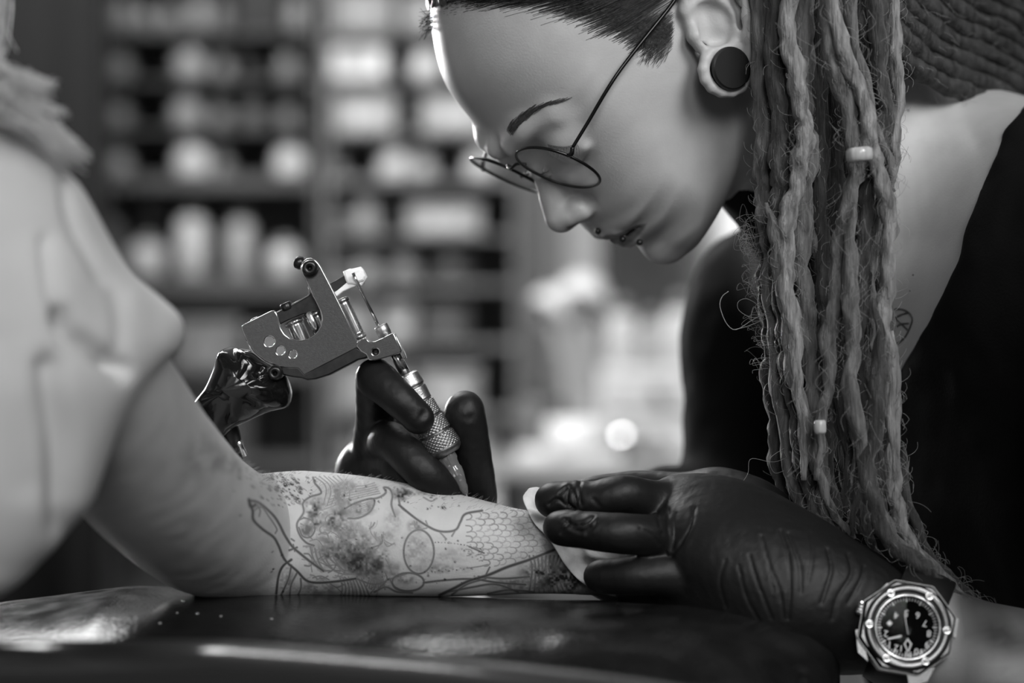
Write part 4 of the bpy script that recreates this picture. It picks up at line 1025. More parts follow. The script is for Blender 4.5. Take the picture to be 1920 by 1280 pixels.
F_.append(tuple(range(M64))[::-1]); F_.append(tuple(12 * M64 + i for i in range(M64)))
# crumples: ridged noise, and long creases across the film
n1 = np.abs(value_noise(V_ * [1, 1, 1], 75, 21)); n2 = np.abs(value_noise(V_, 160, 22)); cr_ = V_ - np.array(cen)
dirs = cr_ / (np.linalg.norm(cr_, axis=1, keepdims=True) + 1e-9)
V_ = V_ + np.array([0, -1, 0]) * ((.5 - n1) * .0060 + (.5 - n2) * .0022)[:, None] * np.clip(1 - np.abs(V_[:, 1:2] - .004) / .03, .2, 1)
for (x1, y1, x2, y2, d_) in ((300, 160, 20, 640, -.004), (400, 120, 520, 330, .005), (460, 390, 700, 560, -.006), (720, 370, 620, 830, .006), (720, 370, 460, 390, .004), (250, 590, 500, 620, -.004), (600, 880, 750, 560, -.004), (170, 600, 380, 860, .005)):
    a_, b_ = Q8(x1, y1), Q8(x2, y2); vx, vy = proj(V_); V_[:, 1] += d_ * np.exp(-(polydist(vx, vy, [a_, b_]) / 7) ** 2) * (V_[:, 1] < .008)
cord = thing('clip_cord', 'black plastic sleeve crumpled round the clip cord behind the machine frame', 'cord cover', tuple(P(440, 740, .004)))
put('plastic_sleeve', new_mesh('plastic_sleeve', V_, F_, True), M_film, cord)
put('cord', MB().add(*tube(catmull([tuple(P(425, 790, .008)), tuple(P(436, 822, .012)), tuple(P(440, 850, .03)), tuple(P(430, 930, .06)), tuple(P(380, 1060, .11)), tuple(P(300, 1400, .16))], 30), .0050, 12)).mesh('cord'), M_blackpl, cord)
put('plug', MB().add(*lathe(P(446, 826, .010), (.45, .2, -1), [(0, .0012), (.0005, .0016), (.009, .0015), (.0092, .0001)], 12)).mesh('plug'), M_chrome, cord)
# ------------------------------------------------------------------ armrest
M_vinyl = mat('black_vinyl', 0.010, 0.2, bump=0.22, bscale=420, var=.3, vscale=60, spec=0.3, rvar=.06)
M_vinyl2 = mat('black_vinyl_roll', 0.02, 0.16, bump=0.08, bscale=300, spec=0.75)
M_drop = mat('water_drop', 0.7, 0.05, spec=.8, trans=.6)
rest = thing('armrest', 'padded armrest of shiny black vinyl under the tattooed forearm', 'armrest', (.0, -.05, .80))
def ring_pad(path, wid, hgt, topz, n=120, m=56, ex=2.6):
    """padded bar: path of centre points (x, y), half width across, half height; superelliptic section"""
    p = catmull(path, n); t = np.gradient(p, axis=0); t /= np.linalg.norm(t, axis=1, keepdims=True); nr = np.stack([-t[:, 1], t[:, 0]], 1)
    u = np.linspace(0, 1, n); cap = np.ones(n)
    e = .10; cap = np.where(u < e, np.sqrt(np.clip(1 - ((e - u) / e) ** 2, 0, 1)), cap); e = .17; cap = np.where(u > 1 - e, np.sqrt(np.clip(1 - ((u - 1 + e) / e) ** 2, 0, 1)), cap)
    cap = np.maximum(cap, .02)
    w_ = np.interp(u, np.linspace(0, 1, len(wid)), wid); h_ = np.interp(u, np.linspace(0, 1, len(hgt)), hgt); z_ = np.interp(u, np.linspace(0, 1, len(topz)), topz)
    a = np.linspace(0, 2 * np.pi, m, endpoint=False); ca, sa = np.cos(a), np.sin(a)
    sx = np.sign(ca) * np.abs(ca) ** (2 / ex); sz = np.sign(sa) * np.abs(sa) ** (2 / ex)
    hc = h_ * (0.35 + .65 * cap)
    V = np.stack([p[:, 0][:, None] + nr[:, 0][:, None] * (w_ * cap)[:, None] * sx, p[:, 1][:, None] + nr[:, 1][:, None] * (w_ * cap)[:, None] * sx, (z_ - h_)[:, None] + hc[:, None] * sz], -1).reshape(-1, 3)
    ii, jj = np.meshgrid(np.arange(n - 1), np.arange(m), indexing='ij'); j2 = (jj + 1) % m
    Q = np.stack([ii * m + jj, ii * m + j2, (ii + 1) * m + j2, (ii + 1) * m + jj], -1).reshape(-1, 4)
    return V, Q[:, ::-1]
zt = ZPAD + .0006
cv, cq = ring_pad([(-.335, -.035), (-.2, -.026), (-.07, -.030), (.05, -.042), (.162, -.062)], [.125, .135, .122, .100, .085], [.045, .048, .048, .046, .042], [zt - .012, zt + .0050, zt + .0005, zt, zt - .001], ex=2.15)
cv[:, 2] += .0009 * value_noise(cv * [1, .5, 1], 75, 33) * np.clip((-.05 - cv[:, 1]) / .02, 0, 1) * np.clip((cv[:, 0] + .12) / .06, 0, 1)
# dents and soft waves of the upholstery
cv[:, 2] += .0016 * value_noise(cv, 22, 31) * (cv[:, 2] > zt - .02) * np.clip((np.abs(cv[:, 1] + .01) - .02) / .03, 0, 1)
put('cushion', new_mesh('cushion', cv, cq), M_vinyl, rest)
rv, rq = ring_pad([(-.42, -.300), (-.30, -.262), (-.18, -.246), (-.06, -.252), (.06, -.285), (.16, -.345)], [.032, .034, .034, .034, .032], [.034, .036, .036, .036, .034], [ZC - .1325, ZC - .1235, ZC - .124, ZC - .133, ZC - .146], ex=2.1)
put('front_roll', new_mesh('front_roll', rv, rq), M_vinyl2, rest)
put('base_board', bmbox('base_board', (-.09, -.06, zt - .095), (.42, .13, .014), 0, .003), M_blackpl, rest)
put('post', MB().add(*lathe((-.09, -.06, 0.035), (0, 0, 1), [(0, .03), (.01, .024), (.40, .024), (.405, .018), (zt - .137, .018), (zt - .136, .001)], 24)).mesh('post'), M_chrome, rest)
put('foot_plate', MB().add(*lathe((-.09, -.06, 0.0), (0, 0, 1), [(0, .20), (.01, .20), (.03, .16), (.036, .05), (.036, .001)], 40)).mesh('foot_plate'), M_darkmetal, rest)
# drops of liquid on the vinyl
def top_of(x, y):
    h = PADB.ray_cast(Vector((x, y, 2)), Vector((0, 0, -1))); return h[0]
PADB = BVHTree.FromPolygons([tuple(v) for v in cv], [tuple(int(i) for i in q) for q in cq])
for i, (dx, dy, r) in enumerate(((343, 1127, 4.0), (370, 1150, 3.6), (300, 1168, 3.0), (414, 1155, 2.4), (509, 1160, 3.4), (332, 1149, 2.2))):
    dv = (P(dx, dy, 0) - CAMP).normalized(); h = PADB.ray_cast(CAMP, dv)
    if h[0] is None: continue
    r_ = r * SCL(h[0].y); n = 14
    pr = [(-.0003, r_ * .9), (0, r_)] + [(math.sin(t) * r_ * .75, math.cos(t) * r_) for t in (.3, .7, 1.1, 1.4)] + [(r_ * .76, .00002)]
    o = put('liquid_drop', MB().add(*lathe(h[0], h[1], pr, n, ref=(1, 0, 0))).mesh('liquid_drop'), M_drop)
    tag(o, ['glinting drop of liquid on the black cushion, largest and nearest the elbow', 'glinting drop on the black cushion just below the elbow', 'drop on the front slope of the black cushion, nearest the shirt', 'tiny dull drop on the black cushion under the elbow',
            'glinting drop on the black cushion, the one farthest along towards the wrist', 'small drop on the black cushion beside the largest drop'][i], 'drop', 'drops of liquid on the cushion')
# ------------------------------------------------------------------ paper wipe under the fingers
edge = catmull(np.array([(992, 914), (980, 932), (990, 958), (1003, 982), (1026, 1006), (1042, 1030), (1058, 1056), (1078, 1080), (1100, 1097), (1128, 1112), (1160, 1118), (1200, 1117), (1250, 1116)], float), 70)
inner = catmull(np.array([(1006, 912), (1040, 925), (1100, 945), (1130, 960), (1160, 985), (1180, 1000), (1200, 1020), (1230, 1040), (1250, 1050), (1265, 1060), (1280, 1070), (1290, 1080), (1300, 1090)], float), 70)
NW = 30; wv = []
for i in range(70):
    for j in range(NW):
        f = j / (NW - 1); x, y = edge[i] * (1 - f) + inner[i] * f
        cy_, ry_ = np.interp(x, [980, 1090, 1150, 1300], [1035, 1046, 1058, 1070]), np.interp(x, [980, 1090, 1150, 1300], [80, 70, 67, 60])
        q = np.clip((y - cy_) / ry_, -1.0, 1.0); Yd = -math.sqrt(max(0.0, 1 - q * q)) * ry_ * K * .98 + np.interp(x, [980, 1100, 1200, 1300], [.004, .006, .016, .03]) - .0022
        if i < 14: Yd += (14 - i) / 14 * .004 - .002
        pnt = P(x, y, Yd); wv.append(pnt)
wv = np.array([tuple(p) for p in wv])
n_ = np.abs(value_noise(wv, 90, 41)); n2_ = value_noise(wv, 190, 42)
edge_amp = np.tile(np.interp(np.arange(NW), [0, 3, 12], [.35, 1, 1]), 70)
wv[:, 1] += ((n_ - .35) * .0075 + n2_ * .0022) * edge_amp - .0006
wv[:, 1] -= .0022 * np.tile(np.exp(-((np.arange(NW) - 0) / 2.0) ** 2), 70)
wq = np.array([(i * NW + j, i * NW + j + 1, (i + 1) * NW + j + 1, (i + 1) * NW + j) for i in range(69) for j in range(NW - 1)])
wo = put('paper_wipe', new_mesh('paper_wipe', wv, wq), M_paper)
sm = wo.modifiers.new('solid', 'SOLIDIFY'); sm.thickness = .0009; sm.offset = 0
sb = wo.modifiers.new('sub', 'SUBSURF'); sb.levels = 1; sb.render_levels = 1
tag(wo, 'crumpled white paper wipe pressed on the wrist under gloved fingers', 'wipe')

# ------------------------------------------------------------------ glasses
M_rim = mat('dark_metal_rim', 0.03, 0.28, 0.9)
M_lens = bpy.data.materials.new('spectacle_lens'); M_lens.use_nodes = True
nt = M_lens.node_tree; nt.nodes.clear(); out = nt.nodes.new('ShaderNodeOutputMaterial')
tb = nt.nodes.new('ShaderNodeBsdfTransparent'); tb.inputs[0].default_value = (.97, .97, .97, 1); gb = nt.nodes.new('ShaderNodeBsdfGlossy'); gb.inputs['Roughness'].default_value = .02
lw = nt.nodes.new('ShaderNodeLayerWeight'); lw.inputs['Blend'].default_value = .5
pw = nt.nodes.new('ShaderNodeMath'); pw.operation = 'POWER'; pw.inputs[1].default_value = 4.0; nt.links.new(lw.outputs['Facing'], pw.inputs[0])
fr_ = nt.nodes.new('ShaderNodeMath'); fr_.operation = 'MULTIPLY_ADD'; fr_.inputs[1].default_value = .6; fr_.inputs[2].default_value = .035; nt.links.new(pw.outputs[0], fr_.inputs[0]); ms = nt.nodes.new('ShaderNodeMixShader')
nt.links.new(fr_.outputs[0], ms.inputs[0]); nt.links.new(tb.outputs[0], ms.inputs[1]); nt.links.new(gb.outputs[0], ms.inputs[2]); nt.links.new(ms.outputs[0], out.inputs[0])
gl = thing('eyeglasses', 'thin dark metal glasses with round lenses low on her nose', 'glasses', tuple(H(95, 30, 0)))
LA_ = (HN * .978 + HF * -.10).normalized()                    # lens width direction (near lens wraps back a little)
def lens(cen_px, y, s, nearer):
    c = HP(*cen_px, y) if nearer else None
    return c
cn = HP(1044, 313, 31); fc, uc = FU(1044, 313, 31); cf = H(fc, uc, -30)
def rim_pts(c, s, n=64, rx=.0225, ry=.0232, z=0.0):
    pts = []
    wax = (HN * .985 - HF * .10 * s).normalized(); uax = (HU * .985 + HF * .16).normalized(); nax = wax.cross(uax)
    for i in range(n):
        t = 2 * math.pi * i / n; ct, st = math.cos(t), math.sin(t)
        ct = math.copysign(abs(ct) ** .92, ct); st = math.copysign(abs(st) ** .92, st)
        pts.append(c + wax * (rx * ct) + uax * (ry * st * (1 if st < 0 else .93)))
    return pts, wax, uax
for c, s in ((cn, 1), (cf, -1)):
    pts, wax, uax = rim_pts(c, s)
    rm = put('rim', MB().add(*tube([tuple(p) for p in pts], .00085, 10, closed=True)).mesh('rim'), M_rim, gl)
    m_ = MB(); nrm = wax.cross(uax); nrm = nrm if nrm.dot(HF) > 0 else -nrm
    vs = [tuple(p + nrm * .0005) for p in pts] + [tuple(p - nrm * .0005) for p in pts]; n = len(pts)
    m_.add(vs, [tuple(range(n)), tuple(range(2 * n - 1, n - 1, -1))] + [(i, n + i, n + (i + 1) % n, (i + 1) % n) for i in range(n)])
    put('lens', m_.mesh('lens', False), M_lens, gl)
    # hinge block, temple and nose pad
    outer = c + wax * (.0222 * s) + uax * .006
    hb = outer + wax * (.0035 * s) + uax * .0015 - HF * .0035
    put('end_piece', MB().add(*tube(catmull([tuple(outer), tuple(outer + wax * .003 * s - HF * .0005), tuple(hb)], 12), [.0012] * 12, 8)).mesh('end_piece'), M_rim, gl)
    tps = [hb, HP(1110, 205, 68) if s > 0 else None, None]
    q1 = FU(1072, 240, 66); q2 = FU(1160, 135, 70); q3 = FU(1252, 18, 72.5); q4 = FU(1292, -35, 74); q5 = FU(1330, -48, 74)
    tp_ = [hb, hb * .7 + H(*q2, 70 * s) * .3, H(*q2, 70 * s), H(*q3, 72.5 * s), H(*q4, 74 * s), H(*q5, 73 * s)]
    put('temple', MB().add(*tube(catmull([tuple(p) for p in tp_], 50), np.linspace(.0009, .0012, 50), 8)).mesh('temple'), M_rim, gl)
    pc = c - wax * (.0185 * s) - uax * .004 - HF * .003
    pad = put('nose_pad', MB().add(*lathe(pc - wax * .0008 * s, wax * s * -1, [(0, .0028), (.0006, .0034), (.0014, .003), (.0018, .0001)], 14)).mesh('nose_pad'), M_glass, gl)
    put('pad_arm', MB().add(*tube([tuple(pc), tuple(pc + HF * .004 + uax * .003), tuple(c - wax * (.0218 * s) + uax * .002)], .0004, 6)).mesh('pad_arm'), M_rim, gl)
i1 = cn - (HN * .985 - HF * .10) * .021 + HU * .008; i2 = cf + (HN * .985 + HF * .10) * .021 + HU * .008; md = (i1 + i2) / 2 + HF * .004 + HU * .003
put('bridge', MB().add(*tube(catmull([tuple(i1), tuple(i1 * .6 + md * .4 + HU * .002), tuple(md), tuple(i2 * .6 + md * .4 + HU * .002), tuple(i2)], 24), .0009, 8)).mesh('bridge'), M_rim, gl)
# ------------------------------------------------------------------ ear plugs and piercings
for s in (1, -1):
    fe, ue = FU(1362, 130, 78); pc = H(fe, ue, 78 * s); rr = .0105
    pr = [(-.007, .0001), (-.007, rr * .96), (-.0062, rr * 1.06), (-.005, rr * .98), (.0035, rr * .98), (.0042, rr * 1.08), (.0056, rr * 1.06), (.0062, rr * .98), (.0062, .0001)]
    o = put('ear_plug', MB().add(*lathe(pc, HN * s, pr, 48)).mesh('ear_plug', False), M_blackpl)
    tag(o, 'round matte black plug filling the stretched lobe of the ear in view' if s > 0 else 'black ear plug on the hidden far side of her head', 'earring')
for i, (x, y) in enumerate(((1121, 431), (1167, 446), (1199, 452))):
    h, n = surf(x, y - 4, 0)
    if h is None: continue
    o = put('piercing_ball', MB().add(*lathe(h - Vector((0, 0, .0018)), (-.3, -.6, -.6), [(-.0018, .0001)] + [(-.0018 * math.cos(t), .0018 * math.sin(t)) for t in np.linspace(.3, 2.85, 9)] + [(.0018, .0001)], 16)).mesh('piercing_ball'), M_blackpl)
    tag(o, ['small black piercing ball above the upper lip', 'small black piercing ball in the middle of the lower lip', 'small black piercing ball below the lip, nearest the chin'][i], 'piercing')

# ------------------------------------------------------------------ wristwatch
WC = P(1701, 1176, -.084); wn = Vector((-.05, -.985, .16)).normalized(); wx = Vector((1, 0, 0)); wx = (wx - wn * wx.dot(wn)).normalized(); wy = wn.cross(wx) * -1
if wy.z < 0: wy = -wy
ks = SCL(-.084)
M_dial = mat('watch_dial', 0.003, 0.9, spec=0); M_ink_white = mat('luminous_paint', 0.8, 0.6); M_bezel = mat('watch_steel', 0.16, 0.26, 1.0, bump=.05, bscale=1500); M_strap = mat('rubber_strap', 0.010, 0.5)
watch = thing('wristwatch', 'large steel wristwatch with octagonal bezel and black dial over the glove cuff', 'watch', tuple(WC))
def WP(px_, py_, h=0.0): return WC + wx * ((px_ - 1701) * ks) + wy * ((1176 - py_) * ks) + wn * h
def wpoly(pts_bottom, h0, h1, inset=0.0, m=None, name='case', ho=None):
    """faceted ring or solid between heights, from photo outline; ho = hole radius in px"""
    mb = MB(); n = len(pts_bottom); cx_, cy_ = 1701, 1176
    top = [(cx_ + (x - cx_) * (1 - inset), cy_ + (y - cy_) * (1 - inset)) for x, y in pts_bottom]
    vs = [tuple(WP(x, y, h0)) for x, y in pts_bottom] + [tuple(WP(x, y, h1)) for x, y in top]
    fs = [(i, (i + 1) % n, n + (i + 1) % n, n + i) for i in range(n)]
    if ho is None:
        fs += [tuple(range(n))[::-1], tuple(range(n, 2 * n))]
    else:
        vs += [tuple(WP(cx_ + ho * math.cos(2 * math.pi * i / n + ho_off), cy_ + ho * math.sin(2 * math.pi * i / n + ho_off), h)) for h in (h0, h1) for i in range(n)]
        fs += [(i, 2 * n + i, 2 * n + (i + 1) % n, (i + 1) % n) for i in range(n)] + [(n + i, n + (i + 1) % n, 3 * n + (i + 1) % n, 3 * n + i) for i in range(n)]
        fs += [(2 * n + i, 3 * n + i, 3 * n + (i + 1) % n, 2 * n + (i + 1) % n) for i in range(n)]
    mb.add(vs, fs); me = mb.mesh(name, False)
    bm = bmesh.new(); bm.from_mesh(me); bmesh.ops.recalc_face_normals(bm, faces=bm.faces[:]); bm.to_mesh(me); bm.free()
    return put(name, me, m or M_bezel, watch)
ho_off = 0
oct_ = [(1701 + 93 * math.cos(a), 1176 + 90 * math.sin(a)) for a in [math.radians(22.5 + 45 * i - 12) for i in range(8)]]
# eight flats with rounded corners, subdivided so that the hole stays round
def octring(r, n=96, a0=math.radians(10.5), k=.965):
    pts = []
    for i in range(n):
        t = 2 * math.pi * i / n; q = ((t - a0 + math.pi / 8) % (math.pi / 4)) - math.pi / 8
        pts.append((1701 + r * math.cos(math.pi / 8) / math.cos(q) * math.cos(t), 1176 + r * k * math.cos(math.pi / 8) / math.cos(q) * math.sin(t)))
    return pts
wpoly(octring(98), -.010, -.001, .03, M_bezel, 'case')
wpoly(octring(94), -.001, .0020, .06, M_bezel, 'bezel', ho=58)
put('bezel_ring', MB().add(*lathe(WC, wn, [(.0016, 82 * ks), (.0026, 81 * ks), (.0034, 78 * ks), (.0037, 74 * ks), (.0035, 68 * ks), (.0030, 63 * ks), (.0016, 62 * ks)], 96, ring=True)).mesh('bezel_ring'), M_bezel, watch)
put('inner_ring', MB().add(*lathe(WC, wn, [(-.0005, 60 * ks), (.0030, 62 * ks), (.0034, 60 * ks), (.0030, 57 * ks), (.0006, 56.5 * ks), (-.0005, 56.5 * ks)], 72, ring=True)).mesh('inner_ring'), M_chrome, watch)
put('dial', MB().add(*lathe(WC, wn, [(-.0006, 58 * ks), (.0004, 58 * ks), (.00042, .0001)], 64)).mesh('dial', False), M_dial, watch)
for i in range(6):
    a = math.radians(60 * i + 5); x, y = 1701 + 72 * math.cos(a), 1176 + 70 * math.sin(a)
    put('bezel_screw', MB().add(*lathe(WP(x, y, .0031), wn, [(0, 7.5 * ks), (.0012, 7.5 * ks), (.0014, 6.5 * ks), (.0010, 4.2 * ks), (.0010, 3.2 * ks), (.0015, 2.6 * ks), (.0015, .00001)], 20)).mesh('bezel_screw'), M_chrome, watch)
mk = MB()
for i in range(60):
    a = 2 * math.pi * i / 60; L = 5.5 if i % 5 else 8; wd = .75 if i % 5 else 1.3
    for r0, r1 in ((55.5 - L, 55.5),):
        q = [(r0, -wd), (r1, -wd), (r1, wd), (r0, wd)]
        mk.add([tuple(WP(1701 + r * math.cos(a) - d * math.sin(a), 1176 + r * math.sin(a) + d * math.cos(a), .0006)) for r, d in q] + [tuple(WP(1701 + r * math.cos(a) - d * math.sin(a), 1176 + r * math.sin(a) + d * math.cos(a), .0004)) for r, d in q],
               [(0, 1, 2, 3), (7, 6, 5, 4), (0, 4, 5, 1), (1, 5, 6, 2), (2, 6, 7, 3), (3, 7, 4, 0)])
put('minute_marks', mk.mesh('minute_marks', False), M_ink_white, watch)
def digits(txt, px_, py_, size_px, rot):
    cu = bpy.data.curves.new('t', 'FONT'); cu.body = txt; cu.size = size_px * ks * 1.35; cu.align_x = 'CENTER'; cu.align_y = 'CENTER'; cu.extrude = .00008; cu.resolution_u = 3
    ob = bpy.data.objects.new('t', cu); me = bpy.data.meshes.new_from_object(ob); bpy.data.objects.remove(ob)
    c, s_ = math.cos(rot), math.sin(rot); base = WP(px_, py_, .00055)
    for v in me.vertices:
        x, y = v.co.x * c - v.co.y * s_, v.co.x * s_ + v.co.y * c; v.co = base + wx * x + wy * y + wn * v.co.z
    me.name = 'numeral'; return put('numeral', me, M_ink_white, watch)
for n_i, (x, y) in {4: (1681, 1153), 5: (1700, 1149), 6: (1721, 1153), 7: (1734, 1168), 8: (1741, 1187), 9: (1737, 1207), 10: (1721, 1221), 11: (1701, 1226), 12: (1684, 1214), 1: (1667, 1207), 2: (1661, 1187)}.items():
    digits(str(n_i), x, y, 13, math.pi - math.radians(8))
put('date_window', MB().add(*lathe(WP(1668, 1168, .0005), wn, [(0, 5.5 * ks), (.0003, 5.5 * ks), (.00031, .0001)], 4)).mesh('date_window', False), M_ink_white, watch)
def hand(name, pts, h, m=M_ink_white):
    n = len(pts); me = MB().add([tuple(WP(x, y, h)) for x, y in pts] + [tuple(WP(x, y, h - .0002)) for x, y in pts], [tuple(range(n)), tuple(range(2 * n - 1, n - 1, -1))] + [(i, n + i, n + (i + 1) % n, (i + 1) % n) for i in range(n)]).mesh(name, False)
    put(name, me, m, watch)
hand('second_hand', [(1702, 1189), (1701.2, 1189), (1695.5, 1150), (1696.7, 1150)], .0012)
hand('minute_hand', [(1690, 1190), (1688, 1194), (1664, 1199), (1663, 1196)], .0011)
# hour hand: hollow arrow
for seg in ([(1701, 1196), (1703, 1197), (1695, 1208), (1693, 1207)], [(1701, 1196), (1699, 1198), (1707, 1209), (1709, 1207)], [(1693, 1206), (1696, 1206), (1701, 1220), (1700, 1222)], [(1709, 1206), (1706, 1206), (1701, 1219), (1702, 1222)]):
    hand('hour_hand', seg, .0010)
M_crystal = M_lens.copy(); M_crystal.name = 'watch_crystal'
for n_ in M_crystal.node_tree.nodes:
    if n_.type == 'MATH' and n_.operation == 'MULTIPLY_ADD': n_.inputs[1].default_value = .2; n_.inputs[2].default_value = .003
put('crystal', MB().add(*lathe(WC, wn, [(.0024, .0001), (.0024, 57 * ks), (.0030, 57 * ks), (.0032, 50 * ks), (.0034, .0001)], 64)).mesh('crystal'), M_crystal, watch)
cdir = (WP(1612, 1136, 0) - WP(1660, 1156, 0)).normalized()
put('crown', MB().add(*lathe(WP(1632, 1145, -.004), cdir, [(0, 8 * ks), (6 * ks, 8 * ks), (7 * ks, 11.5 * ks), (20 * ks, 12 * ks), (23 * ks, 9 * ks), (23.2 * ks, .0001)], 48, radfn=lambda r, s, t: r * (1 + .07 * np.sign(np.sin(t * 16)) * (s > 6 * ks)))).mesh('crown', False), M_chrome, watch)
for q in ([(1778, 1150), (1800, 1160), (1793, 1196), (1776, 1180)], [(1645, 1112), (1668, 1092), (1690, 1100), (1650, 1122)], [(1606, 1180), (1616, 1176), (1628, 1238), (1610, 1222)], [(1700, 1262), (1752, 1250), (1738, 1276), (1704, 1284)]):
    vs = [tuple(WP(x, y, -.004)) for x, y in q] + [tuple(WP(x, y, -.010)) for x, y in q]
    put('lug', MB().add(vs, [(0, 1, 2, 3), (7, 6, 5, 4), (0, 4, 5, 1), (1, 5, 6, 2), (2, 6, 7, 3), (3, 7, 4, 0)]).mesh('lug', False), M_bezel, watch)
# strap: a closed band round the wrist (across the forearm)
fa = (P(1900, 1275, -.055) - P(1640, 1165, -.04)).normalized(); wc = P(1705, 1180, -.043)
b1 = wn - fa * wn.dot(fa); b1.normalize(); b2 = fa.cross(b1).normalized(); sv = []; ns = 56
for i in range(ns):
    a = 2 * math.pi * i / ns; r = .0290 + .0012 * math.cos(2 * a); dl = wc + b1 * (r * math.cos(a)) + b2 * (r * 1.04 * math.sin(a))
    out_ = (b1 * math.cos(a) + b2 * math.sin(a))
    for (e, h) in ((-.013, 0), (-.0125, .0018), (-.006, .0028), (.006, .0028), (.0125, .0018), (.013, 0), (0, -.0006)):
        sv.append(tuple(dl + fa * e + out_ * h))
sf = [(i * 7 + j, i * 7 + (j + 1) % 7, ((i + 1) % ns) * 7 + (j + 1) % 7, ((i + 1) % ns) * 7 + j) for i in range(ns) for j in range(7)]
put('strap', new_mesh('strap', sv, sf), M_strap, watch)
# ------------------------------------------------------------------ her black top
Tp = Field(axis(0.0, 0.46, 0, .46, .0042, .0042), axis(-.22, .42, -.2, .4, .0042, .006), axis(.80, 1.24, .8, 1.24, .0042, .0042))
e_ = .004
Tp.chain([nb + Vector((.03, 0, .002)), SHN], [.050 + e_, .046 + e_], k=.022); Tp.chain([nb + Vector((.03, 0, -.02)), SHF], [.045 + e_, .041 + e_], k=.025)
Tp.chain([H(-36, -60, 0), nb + Vector((-0.02, 0, .0)), nb + Vector((.03, 0, -.01))], [.053 + e_, .056 + e_, .062 + e_], k=.016)
Tp.chain(NECKL, [.032 + e_, .040 + e_, .045 + e_], k=.02)
for f_, w_ in ((.06, .105), (.15, .112), (.25, .108)):
    c_ = nb + SPD * f_ + Vector((.03, 0, -.01)); Tp.cone(c_ + HN * .075, c_ - HN * .075, w_ * .92 + e_, w_ * .92 + e_, k=.03)
Tp.chain([SHF, P(1408, 640, .262), EF, P(1250, 990, .205)], [.041 + e_, .038 + e_ + .001, .035 + e_, .033 + e_], k=.015)
Tp.chain([SHN, P(2150, 780, -.10), EN], [.044 + e_, .043 + e_ + .002, .036 + e_ + .002], k=.015)
hole_px = [(1950, 150), (1916, 205), (1880, 245), (1858, 300), (1838, 345), (1815, 430), (1795, 490), (1760, 570), (1725, 640), (1692, 692), (1672, 716), (1640, 690), (1570, 560), (1480, 420), (1440, 365), (1395, 346), (1370, 300), (1300, -400), (1960, -400)]
X_, Y_, Z_ = Tp.x[:, None, None], Tp.y[None, :, None], Tp.z[None, None, :]
s_ = K * (CAM_D + Y_) / CAM_D; PX = np.broadcast_to(960 + X_ / s_, Tp.F.shape); PY = np.broadcast_to(640 - (Z_ - ZC) / s_, Tp.F.shape)
near_surf = np.abs(Tp.F) < .03
dd = polydist(PX[near_surf], PY[near_surf], hole_px + hole_px[:1]); ins = inside(PX[near_surf], PY[near_surf], hole_px)
sd = np.where(ins, -dd, dd) * K
Fv = Tp.F[near_surf]; Tp.F[near_surf] = np.maximum(Fv, -sd.astype(np.float32))
tv, tq = Tp.mesh(2, .5)
tv = tv + vnormals(tv, tq) * (.0020 * value_noise(tv * [1, 1, .6], 32, 51) + .0010 * value_noise(tv, 75, 52))[:, None]
put('top', new_mesh('top', tv, tq), M_top, art)

# ------------------------------------------------------------------ the client's shirt
SH = Field(axis(-.42, -.09, -.42, -.09, .0022, .003), axis(-.40, -.02, -.4, 0, .0026, .004), axis(.86, 1.32, .86, 1.2, .0022, .006))
def sh(l, k=.02):
    p, r = pl(l); SH.chain(p, r, k)
sh([(-330, 240, -.20, 150), (-170, 330, -.22, 185), (-30, 505, -.225, 205), (20, 560, -.225, 180)], k=.02)
sh([(-30, 520, -.235, 190), (110, 655, -.222, 184), (178, 722, -.198, 192), (260, 800, -.165, 192)], k=.012)
X_, Y_, Z_ = SH.pts((slice(None),) * 3); s_ = K * (CAM_D + Y_) / CAM_D
q_x = 960 + X_ / s_; q_y = 640 - (Z_ - ZC) / s_
SH.F = -smin(-SH.F, -(((q_x - 322) * .685 + (q_y - 668) * .728) * s_).astype(np.float32), .014)       # the cuff ends square to the arm
cuff = [(322 - 30 - 128 * t + 20 * 0, 668 - 22 + 120 * t, -.17) for t in (0, .5, 1)]
sh([(-60, 480, -.245, 190), (-5, 690, -.25, 172), (-14, 880, -.24, 150), (-58, 1010, -.235, 118)], k=.03)
sh([(-320, 420, -.15, 220), (-330, 800, -.15, 230), (-330, 1100, -.15, 220)], k=.04)
sh([(60, 560, -.265, 95), (150, 655, -.245, 62)], k=.012)
sv_, sq_ = SH.mesh(2, .5); sN = vnormals(sv_, sq_); sx_, sy_ = proj(sv_)
def fold(line_, w_, a_):
    q = catmull(np.array(line_, float), 40); d = polydist(sx_, sy_, q); return -a_ * np.exp(-(d / w_) ** 2) * np.clip(.3 - sN[:, 1] * 1.2, 0, 1)
disp = fold([(86, 450), (96, 540), (122, 612)], 10, .005) + fold([(116, 596), (134, 626), (178, 656), (232, 694)], 15, .013) + fold([(92, 690), (100, 760), (114, 850), (120, 990)], 26, .008) \
    + fold([(0, 640), (40, 760), (60, 900)], 34, .002) + fold([(120, 330), (138, 420), (190, 520)], 12, .004) + fold([(205, 520), (225, 600), (222, 690)], 16, .002) - fold([(250, 560), (300, 615), (320, 650)], 18, .002)
disp += 0.0010 * value_noise(sv_ * [1, 1, .7], 24, 61)
sv_ = sv_ + sN * disp[:, None]; sv_ = relax(sv_, sq_, 1, .5)
put('shirt', new_mesh('shirt', sv_, sq_), M_shirt, client)
